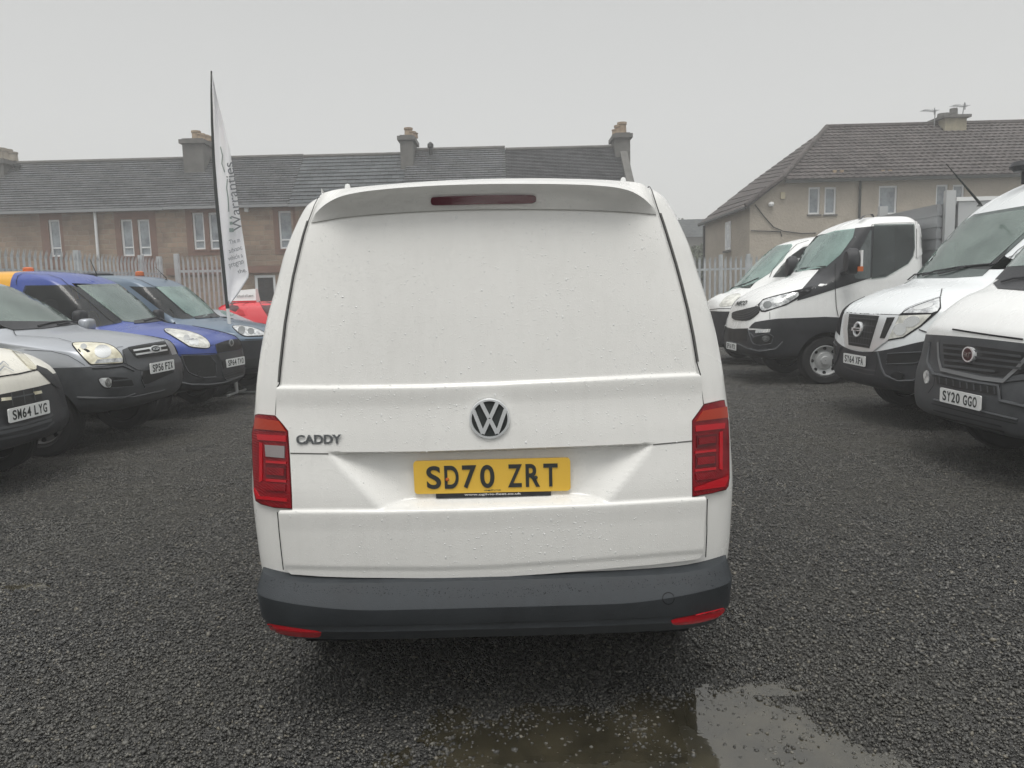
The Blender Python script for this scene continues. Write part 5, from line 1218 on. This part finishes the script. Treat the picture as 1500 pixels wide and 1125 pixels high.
a=at(*P(4,[(250,530)])[0],0,XL); b=at(*P(4,[(262,640)])[0],0,XL)
w_=MB().box(XL-.03,XL+.02,a.y-.45,a.y+.35,3.15,4.35).build('window',M_upvc,H_); MB().box(XL-.034,XL-.031,a.y-.35,a.y+.25,3.25,4.25).build('pane',M_bg,w_); MB().box(XL-.12,XL-.001,a.y-.5,a.y+.4,3.04,3.12).build('sill',M_grs,w_)
# small roof vents: pairs of pinkish tiles
for px in (690,893,1113,1408):
    p=P(4,[(px,352)])[0]; q=at(*p,1,YH+.15); 
    for dx in (0,.28): MB().box(q.x+dx,q.x+dx+.12,q.y-.12,q.y+.1,q.z-.05,q.z+.06).build('vent_tile',M_pot,ro)
# ---- far, almost lost in the fog
T=thing('distant_house','faint house with a plain roof fading into the fog, left of the beige house','house',(15,62,0))
a,b=fx(984,348,62),fx(1060,320,66); MB().box(11.5,19,62.2,69.8,0,a.z).build('wall',M_grs,T)
r=MB(); courses(r,(11.2,62,a.z),(19.3,62,a.z),(19.3,66,b.z),(11.2,66,b.z),20,.03); r.quad((19.3,70,a.z),(11.2,70,a.z),(11.2,66,b.z),(19.3,66,b.z)); r.add([(11.5,62.2,a.z),(11.5,69.8,a.z),(11.5,66,b.z-.1)],[(0,1,2)]); r.build('roof',M_tile2,T)
# ---- foliage
def leaf_cloud(name,c,rad,n,size,mat,par,seed,lump=7):
    g=np.random.default_rng(seed); cs=g.normal(0,.55,(lump,3)); rs=g.uniform(.45,.8,lump); v=[];f=[]
    for i in range(n):
        k=g.integers(lump); d=g.normal(0,1,3); d/=np.linalg.norm(d); p=(cs[k]*.8+d*rs[k]*g.uniform(.6,1)**.5)*np.array(rad)+np.array(c)
        a=g.normal(0,1,3); a/=np.linalg.norm(a); b=np.cross(a,g.normal(0,1,3)); b/=np.linalg.norm(b); s=size*g.uniform(.6,1.3); q=len(v)
        v+=[p-a*s,p+b*s*.45,p+a*s,p-b*s*.45]; f.append((q,q+1,q+2,q+3))
    return obj(name,v,f,mat,par,False)
M_leaf=rough_mat('dark_foliage',(.035,.052,.026),(.085,.105,.052),.9,.0,.001,.7)
M_bark=rough_mat('bark',(.06,.05,.04),(.035,.03,.025),6)
def tree(label,x,y,h,rad,seed,n=5200,size=.17,cat='tree',nm='tree'):
    T=thing(nm,label,cat,(x,y,0)); g=random.Random(seed); mb=MB(); mb.tube([(x,y,0),(x+.1,y,h*.3),(x,y,h*.62)],[.22,.16,.07],8)
    for k in range(7):
        a=g.uniform(0,6.28); z=h*g.uniform(.3,.55); mb.tube([(x,y,z),(x+math.cos(a)*rad*.4,y+math.sin(a)*rad*.4,z+h*.15),(x+math.cos(a)*rad*.7,y+math.sin(a)*rad*.7,z+h*.28)],[.08,.05,.02],6)
    mb.build('trunk',M_bark,T,True); leaf_cloud('crown',(x,y,h*.66),(rad,rad,h*.34),n,size,M_leaf,T,seed)
a=fx(1020,355,52); tree('rounded dark tree fading into the fog beside the beige house',a.x+.7,52,5.4,2.3,3)
a=fx(985,312,70); tree('faint bare-topped tree showing above the distant roof',a.x+.3,72,9.3,2.2,5,2500,.2)
# ================================================================== PALISADE FENCES
def palisade(label,pa,pb,top,posts,pitch=.155,sag=None,grp='grey steel palisade fences'):
    pa,pb=Vector(pa),Vector(pb); L=(pb-pa).length; d=(pb-pa)/L; nn=Vector((d.y,-d.x,0)); T=thing('palisade_fence',label,'fence',tuple((pa+pb)/2),grp)
    zt=lambda t:top[0]+(top[1]-top[0])*t/L
    mb=MB(); k=0; t=pitch*.5; w_=pitch*.22
    while t<L:
        c=pa+d*t; h=zt(t); o=nn*.02
        for sgn in (-1,1):
            a_=c+d*(sgn*w_); m_=c+nn*.025
            tip=c+d*(sgn*w_*.75)+nn*.045
            mb.add([(*a_.xy,.05),(*m_.xy,.05),(*m_.xy,h-.16),(*a_.xy,h-.13),(*tip.xy,h)],[(0,1,2,3),(3,2,4)])
        mb.add([(*(c+nn*.026-d*w_*.3).xy,h-.16),(*(c+nn*.026+d*w_*.3).xy,h-.16),(*(c+nn*.05).xy,h+.01)],[(0,1,2)])
        t+=pitch
    mb.build('pale_panel',M_gal,T)
    for z in (.45,None):
        r=MB()
        a_=pa-nn*.01; b_=pb-nn*.01
        za,zb=(z,z) if z else (zt(0)-.38,zt(L)-.38)
        for (o1,o2,z1,z2) in ((0,-.006,-.03,.03),(-.006,-.05,.024,.03)):
            r.add([tuple(Vector((*((a_ if e==0 else b_)+nn*o).xy,(za if e==0 else zb)+zz))) for e in (0,1) for o in (o1,o2) for zz in (z1,z2)],[(0,1,3,2),(4,6,7,5),(0,4,5,1),(2,3,7,6),(0,2,6,4),(1,5,7,3)])
        r.build('rail',M_gal,T)
    for t in posts:
        c=pa+d*t-nn*.05; h=zt(t)+.04; MB().box(c.x-.05,c.x+.05,c.y-.05,c.y+.05,0,h).build('post',M_gal,T)
palisade('palisade fence running along behind the left row of cars and vans',(-8.3,8.,0),(-8.3,18.25,0),(2.40,2.56),[1.6,4.35,6.75,9.3,10.2])
palisade('short frontal palisade fence section between the left fence corner and the flag',(-8.0,18.3,0),(-6.6,18.3,0),(2.62,2.60),[0,1.4],.115)
palisade('palisade fence in front of the beige house on the right',(2.0,22,0),(24,22,0),(2.43,2.43),[1.4,4.15,4.95,7.7,10.5,13.3,16,19],.15)
# ================================================================== FLAG
FT=thing('feather_flag','tall white feather flag on a dark pole with vertical grey lettering','flag',(-4.46,12,0)); YG=12.
pole=[(333.5,452),(330.5,420),(327,384),(322,335),(317,283),(313.5,232),(311,181),(309.8,140),(309.6,104)]
base_=at(334,452,1,YG)
pw=[at(*p,1,YG) for p in pole]
MB().tube([(base_.x+.05,YG,0.02),pw[0]],.028,8).build('ground_spike',M_whitepl,FT,True)
MB().tube([(base_.x-.35,YG,.03),(base_.x+.45,YG,.03)],.02,6).tube([(base_.x+.05,YG-.4,.03),(base_.x+.05,YG+.4,.03)],.02,6).build('cross_base',M_rim,FT,True)
MB().tube(pw,[.030,.034,.036,.036,.034,.03,.024,.018,.012],8).build('pole',M_txt,FT,True)
outer=[(335.6,447),(349,431),(364,406),(364.3,402),(354,333.4),(345.7,276),(337.3,222),(323.8,164.5),(316,134),(311,110)]
inner=[(334.5,446),(331.5,420),(329,396),(328,384),(323,335),(318.5,283),(315,232),(312.5,181),(311,140),(310.3,108)]
M_flag=base_mat('flag_cloth',(.80,.80,.81),.8); bb_=M_flag.node_tree.nodes['Principled BSDF']; bump(M_flag,noise(M_flag,pos(M_flag,(6,6,1)),3,4,.6),.5,.03)
ni=40; nj=12; I_=resamp(inner,ni+1); O_=resamp(sm(outer,1,False),ni+1)
# match both edges by height
def byy(pl,y):
    for a,b in zip(pl,pl[1:]):
        if (a[1]-y)*(b[1]-y)<=0 and a[1]!=b[1]: return a[0]+(b[0]-a[0])*(y-a[1])/(b[1]-a[1])
    return pl[0][0] if y>pl[0][1] else pl[-1][0]
def flagp(px,py,o=0): 
    x0,x1=byy(inner,py),byy(outer,py); u=(px-x0)/max(1,x1-x0)
    return at(px,py,1,YG-.02+.05*math.sin(u*5+py*.03)*min(1,u*2)+o)
v=[];f=[]; ys=[446-(446-108)*i/60 for i in range(61)]
for y in ys:
    x0,x1=byy(inner,y),max(byy(outer,y),byy(inner,y)+.4)
    for j in range(nj+1): v.append(flagp(x0+(x1-x0)*j/nj,y))
for i in range(60):
    for j in range(nj): f.append((i*(nj+1)+j,i*(nj+1)+j+1,(i+1)*(nj+1)+j+1,(i+1)*(nj+1)+j))
cl=obj('cloth',v,f,M_flag,FT,True,60); sd_=cl.modifiers.new('s','SOLIDIFY'); sd_.thickness=.003
M_ftx=base_mat('flag_print',(.15,.16,.17),.8); M_ftg=base_mat('flag_print_grey',(.20,.25,.23),.8)
def fv(px,py): return flagp(px,py,-.02)
def ftext(s,p0,p1,h,mat=M_ftx):
    a,b=at(*p0,1,YG-.07),at(*p1,1,YG-.07); rt=(b-a).normalized(); up=Vector((0,-1,0)).cross(rt); L=(b-a).length; h_=h*YG/F*1.0
    text_obj('flag_lettering',s,(a+b)/2,rt,up,h_,mat,cl,width=L,bold=0,ext=.001)
ftext('Warranties',(348.5,338),(334.5,238),13)
for s,p0,p1,h in (('The m',(336,355),(351,351),6.5),('advanc',(335,368),(354,362),6.5),('vehicle a',(334,379),(355,373.5),6.5),('progran',(336,391),(357,384.5),7.5),('the.',(348,398),(361,395),5.5)): ftext(s,p0,p1,h)
for (px,py,w_,h_) in ((339,337,6,6),(338.5,327,4,4.5),(338,319,3,3)):
    a,b=at(px-w_/2,py+h_/2,1,YG-.075),at(px+w_/2,py-h_/2,1,YG-.075); MB().box(a.x,b.x,a.y,a.y+.002,a.z,b.z).build('flag_mark',M_ftg,cl)
MB().tube([at(*p,1,YG-.07) for p in ((333,262),(332,275),(334,290),(335,310))],.008,5).build('flag_mark',M_ftg,cl)
MB().tube([at(*p,1,YG-.06) for p in ((323,215),(326,228),(325,240),(329,252))],.008,5).build('flag_mark',M_ftg,cl)
# ================================================================== GROUND
def struct(o,nm=None): o['kind']='structure'; return o
BLOB=[(.33,2.03,.66,.48),(.60,2.38,.26,.24),(.93,2.10,.17,.20),(.90,2.62,.10,.035),(-2.62,3.85,.14,.04)]
def wet(x,y):
    w=np.zeros_like(x)
    wob=.16*np.sin(5.1*x+2.3*y)+.12*np.sin(9.7*x-7.1*y+1)+.10*np.sin(17*x+13*y+2)+.07*np.sin(31*x-23*y)
    for cx,cy,rx,ry in BLOB:
        d=np.sqrt(((x-cx)/rx)**2+((y-cy)/ry)**2)+wob
        w=np.maximum(w,np.clip((1.2-d)/.6,0,1)*(.6 if rx<.17 else 1))
    return w
def stones(n,x0,x1,y0,y1,zf=None,seed=0,size=(.0043,.0030)):
    g=np.random.default_rng(seed)
    t=(1+5**.5)/2
    ico=np.array([(-1,t,0),(1,t,0),(-1,-t,0),(1,-t,0),(0,-1,t),(0,1,t),(0,-1,-t),(0,1,-t),(t,0,-1),(t,0,1),(-t,0,-1),(-t,0,1)])/math.sqrt(1+t*t)
    fc=np.array([(0,11,5),(0,5,1),(0,1,7),(0,7,10),(0,10,11),(1,5,9),(5,11,4),(11,10,2),(10,7,6),(7,1,8),(3,9,4),(3,4,2),(3,2,6),(3,6,8),(3,8,9),(4,9,5),(2,4,11),(6,2,10),(8,6,7),(9,8,1)])
    x=g.uniform(x0,x1,n); y=g.uniform(y0,y1,n); r=np.clip(g.normal(size[0],size[1]*.6,n),.0028,.016)
    big=g.random(n)<.03; r[big]*=1.45
    sc=np.stack([r*g.uniform(.9,1.5,n),r*g.uniform(.7,1.1,n),r*g.uniform(.45,.85,n)],1)
    P_=ico[None]*(1+g.uniform(-.22,.22,(n,12,1)))*sc[:,None]
    def rot(ax,a):
        c,s_=np.cos(a),np.sin(a); M=np.zeros((n,3,3)); M[:,ax,ax]=1; i,j=[(1,2),(0,2),(0,1)][ax]
        M[:,i,i]=c;M[:,j,j]=c;M[:,i,j]=-s_;M[:,j,i]=s_; return M
    M=rot(2,g.uniform(0,6.28,n))@rot(0,g.normal(0,.45,n))@rot(1,g.normal(0,.45,n))
    P_=np.einsum('nij,nkj->nki',M,P_)
    z=r*g.uniform(0,.9,n)+g.uniform(-.002,.004,n)
    if zf is not None: z=z+zf(x,y,g)
    P_+=np.stack([x,y,z],1)[:,None]
    F_=(fc[None]+12*np.arange(n)[:,None,None]).reshape(-1,3)
    me=bpy.data.meshes.new('gravel'); me.vertices.add(n*12); me.vertices.foreach_set('co',P_.reshape(-1).astype(np.float32))
    me.loops.add(len(F_)*3); me.loops.foreach_set('vertex_index',F_.reshape(-1).astype(np.int32))
    me.polygons.add(len(F_)); me.polygons.foreach_set('loop_start',(np.arange(len(F_))*3).astype(np.int32)); me.polygons.foreach_set('loop_total',np.full(len(F_),3,np.int32))
    a=me.attributes.new('rnd','FLOAT','POINT'); a.data.foreach_set('value',np.repeat(g.random(n),12).astype(np.float32))
    me.update(); me.validate(); me.materials.append(M_stone); return me
M_stone=base_mat('wet_stone',(.05,.05,.05),.35,0,.5)
b=M_stone.node_tree.nodes['Principled BSDF']; at_=N(M_stone,'ShaderNodeAttribute',attribute_name='rnd'); cr_=N(M_stone,'ShaderNodeValToRGB')
el=cr_.color_ramp.elements; el[0].color=(.018,.018,.018,1); el[1].color=(.22,.212,.19,1); el[1].position=1
for p_,c_ in ((.35,(.034,.034,.033)),(.70,(.082,.081,.076)),(.93,(.125,.121,.109)),(.985,(.155,.14,.108))):
    e=el.new(p_); e.color=(*c_,1)
pp=pos(M_stone)
LK(M_stone,at_.outputs['Fac'],cr_.inputs[0]); LK(M_stone,mixc(M_stone,ramp(M_stone,noise(M_stone,pp,.45,7,.66),.43,.66,0,.72),cr_.outputs[0],(.070,.067,.055)),b.inputs['Base Color'])
LK(M_stone,ramp(M_stone,noise(M_stone,pp,.9,4),.35,.65,.15,.45),b.inputs['Roughness'])
bump(M_stone,noise(M_stone,pp,500,3),.5,.001)
# base sheet
M_gr=base_mat('gravel_ground',(.02,.02,.02),.6); b=M_gr.node_tree.nodes['Principled BSDF']; pp=pos(M_gr)
vv=N(M_gr,'ShaderNodeTexVoronoi'); vv.inputs['Scale'].default_value=75; LK(M_gr,pp,vv.inputs['Vector'])
sp_=N(M_gr,'ShaderNodeSeparateColor'); LK(M_gr,vv.outputs['Color'],sp_.inputs[0])
c1=mixc(M_gr,sp_.outputs[0],(.025,.025,.025),(.085,.083,.078))
c1=mixc(M_gr,ramp(M_gr,noise(M_gr,pp,.35,5,.6),.45,.7,0,.5),c1,(.055,.050,.038))
LK(M_gr,c1,b.inputs['Base Color']); bump(M_gr,vv.outputs['Distance'],.9,.012)
gb=MB(); gb.quad((-140,-50,-.002),(140,-50,-.002),(140,150,-.002),(-140,150,-.002)); g=gb.build('ground',M_gr); struct(g)
# stone tiles instanced over the yard as one uncountable mass
tc=bpy.data.collections.new('gravel_tiles')
for k in range(5):
    o=bpy.data.objects.new('gravel_patch',stones(12500,-.52,.52,-.52,.52,seed=10+k)); tc.objects.link(o)
pts=[]; SP=[(-1,2,1,3),(-3,-1,2,4)]
for i in range(-12,12):
    for j in range(-3,27):
        if any(a<=i<c and q<=j<w for a,c,q,w in SP): continue
        if abs(i+.5)>(max(j,0)+1)*.72+4.5: continue
        pts.append((i+.5,j+.5,0))
me=bpy.data.meshes.new('gravel'); me.from_pydata(pts,[],[]); gv=bpy.data.objects.new('gravel',me); COL.objects.link(gv)
me.attributes.new('ang','FLOAT','POINT').data.foreach_set('value',[random.randrange(4)*math.pi/2 for _ in pts])
meta(gv,'wet dark grey gravel chippings covering the whole yard','gravel',None,'stuff')
ng=bpy.data.node_groups.new('scatter','GeometryNodeTree'); ng.interface.new_socket('Geometry',in_out='INPUT',socket_type='NodeSocketGeometry'); ng.interface.new_socket('Geometry',in_out='OUTPUT',socket_type='NodeSocketGeometry')
gi=ng.nodes.new('NodeGroupInput'); go=ng.nodes.new('NodeGroupOutput'); ip=ng.nodes.new('GeometryNodeInstanceOnPoints'); ci=ng.nodes.new('GeometryNodeCollectionInfo')
ci.inputs['Collection'].default_value=tc; ci.inputs['Separate Children'].default_value=True; ci.inputs['Reset Children'].default_value=True
na=ng.nodes.new('GeometryNodeInputNamedAttribute'); na.data_type='FLOAT'; na.inputs['Name'].default_value='ang'
cx=ng.nodes.new('ShaderNodeCombineXYZ'); ng.links.new(na.outputs['Attribute'],cx.inputs['Z'])
ng.links.new(gi.outputs[0],ip.inputs['Points']); ng.links.new(ci.outputs[0],ip.inputs['Instance']); ip.inputs['Pick Instance'].default_value=True
ng.links.new(cx.outputs[0],ip.inputs['Rotation']); ng.links.new(ip.outputs[0],go.inputs[0])
md=gv.modifiers.new('scatter','NODES'); md.node_group=ng
def zf(x,y,g):
    w=wet(x,y); return -w*(.004+.013*g.random(len(x)))
for k,(a,c,q,w_) in enumerate(SP):
    me=stones(int(12500*(c-a)*(w_-q)),a,c,q,w_,zf,50+k); o=bpy.data.objects.new('gravel',me); COL.objects.link(o)
    meta(o,['wet gravel chippings around and under the puddle behind the white van','wet gravel chippings around the small puddle left of the van'][k],'gravel',None,'stuff')
# puddles
M_wat=base_mat('puddle_water',(.05,.045,.03),.02,0,.5); b=M_wat.node_tree.nodes['Principled BSDF']; pp=pos(M_wat)
LK(M_wat,mixc(M_wat,ramp(M_wat,noise(M_wat,pp,6,6,.65),.35,.7),(.020,.018,.011),(.055,.048,.030)),b.inputs['Base Color']); b.inputs['IOR'].default_value=2.0
bump(M_wat,noise(M_wat,pp,9,3),.10,.01)
for (a,c,q,w_) in SP:
    st=.025; v=[];f=[];idx={}
    xs=np.arange(a,c+st/2,st); ys=np.arange(q,w_+st/2,st)
    X,Y=np.meshgrid(xs,ys,indexing='ij'); W=wet(X,Y)>.12
    for i in range(len(xs)-1):
        for j in range(len(ys)-1):
            if W[i,j] or W[i+1,j+1] or W[i,j+1] or W[i+1,j]:
                qd=[]
                for (s,t) in ((i,j),(i+1,j),(i+1,j+1),(i,j+1)):
                    if (s,t) not in idx: idx[(s,t)]=len(v); v.append((xs[s],ys[t],.0035))
                    qd.append(idx[(s,t)])
                f.append(tuple(qd))
    struct(obj('puddle',v,f,M_wat,None,False))
# ================================================================== SKY, SUN, HAZE, CAMERA
w=bpy.data.worlds.new('World'); S.world=w; w.use_nodes=True; n,l=w.node_tree.nodes,w.node_tree.links; bg=n['Background']
sky=n.new('ShaderNodeTexSky'); sky.sky_type='NISHITA'; sky.sun_disc=False; sky.sun_elevation=R(68); sky.sun_rotation=R(190); sky.dust_density=6; sky.air_density=1.5
hs=n.new('ShaderNodeHueSaturation'); hs.inputs['Saturation'].default_value=.12; l.new(sky.outputs[0],hs.inputs['Color'])
g_=n.new('ShaderNodeNewGeometry'); sx=n.new('ShaderNodeSeparateXYZ'); l.new(g_.outputs['Incoming'],sx.inputs[0])
mr=n.new('ShaderNodeMapRange'); mr.inputs[1].default_value=0; mr.inputs[2].default_value=-1; mr.inputs[3].default_value=0; mr.inputs[4].default_value=1; l.new(sx.outputs[2],mr.inputs[0])
cc=n.new('ShaderNodeValToRGB'); l.new(mr.outputs[0],cc.inputs[0]); e0=cc.color_ramp.elements
e0[0].color=(SKYV,SKYV*1.01,SKYV*.985,1); e0[1].color=(SKYV*2.7,SKYV*2.7,SKYV*2.7,1)
for p_,k_ in ((.2,.97),(.46,.82),(.62,1.25)):
    e=e0.new(p_); e.color=(SKYV*k_,SKYV*k_*1.01,SKYV*k_*1.0,1)
mx=n.new('ShaderNodeMix'); mx.data_type='RGBA'; mx.inputs[0].default_value=.86; l.new(hs.outputs[0],mx.inputs[6]); l.new(cc.outputs[0],mx.inputs[7])
l.new(mx.outputs[2],bg.inputs['Color']); bg.inputs['Strength'].default_value=.1
sd=bpy.data.lights.new('sun','SUN'); sd.energy=SUN; sd.angle=R(25); sd.color=(1,.97,.92); so=bpy.data.objects.new('sun',sd); COL.objects.link(so)
el_,az=R(68),R(190); dv=Vector((math.sin(az)*math.cos(el_),math.cos(az)*math.cos(el_),math.sin(el_))); so.rotation_euler=dv.to_track_quat('Z','Y').to_euler()
if HAZE>0:
    hz=MB().box(-150,150,-60,160,-1.2,13).build('haze',None); hm=bpy.data.materials.new('haze'); hm.use_nodes=True; n,l=hm.node_tree.nodes,hm.node_tree.links
    n.remove(n['Principled BSDF']); pv=n.new('ShaderNodeVolumePrincipled'); pv.inputs['Color'].default_value=(.95,.955,.95,1); pv.inputs['Density'].default_value=HAZE
    l.new(pv.outputs[0],n['Material Output'].inputs['Volume']); hz.data.materials.clear(); hz.data.materials.append(hm)
    meta(hz,'pale grey fog hanging over the yard and houses','fog',None,'stuff')
cd=bpy.data.cameras.new('camera'); cam=bpy.data.objects.new('camera',cd); COL.objects.link(cam); S.camera=cam
cd.sensor_width=36; cd.lens=F/1500*36; cd.clip_end=1000; cd.clip_start=.05
cam.matrix_world=Matrix(((cr[0],cu[0],-cf[0],0),(cr[1],cu[1],-cf[1],0),(cr[2],cu[2],-cf[2],HC),(0,0,0,1)))
S.view_settings.view_transform='Standard'; S.view_settings.look='None'; S.view_settings.exposure=EXPO; S.view_settings.gamma=1
S.render.engine='CYCLES'; S.cycles.volume_bounces=1; S.cycles.max_bounces=6
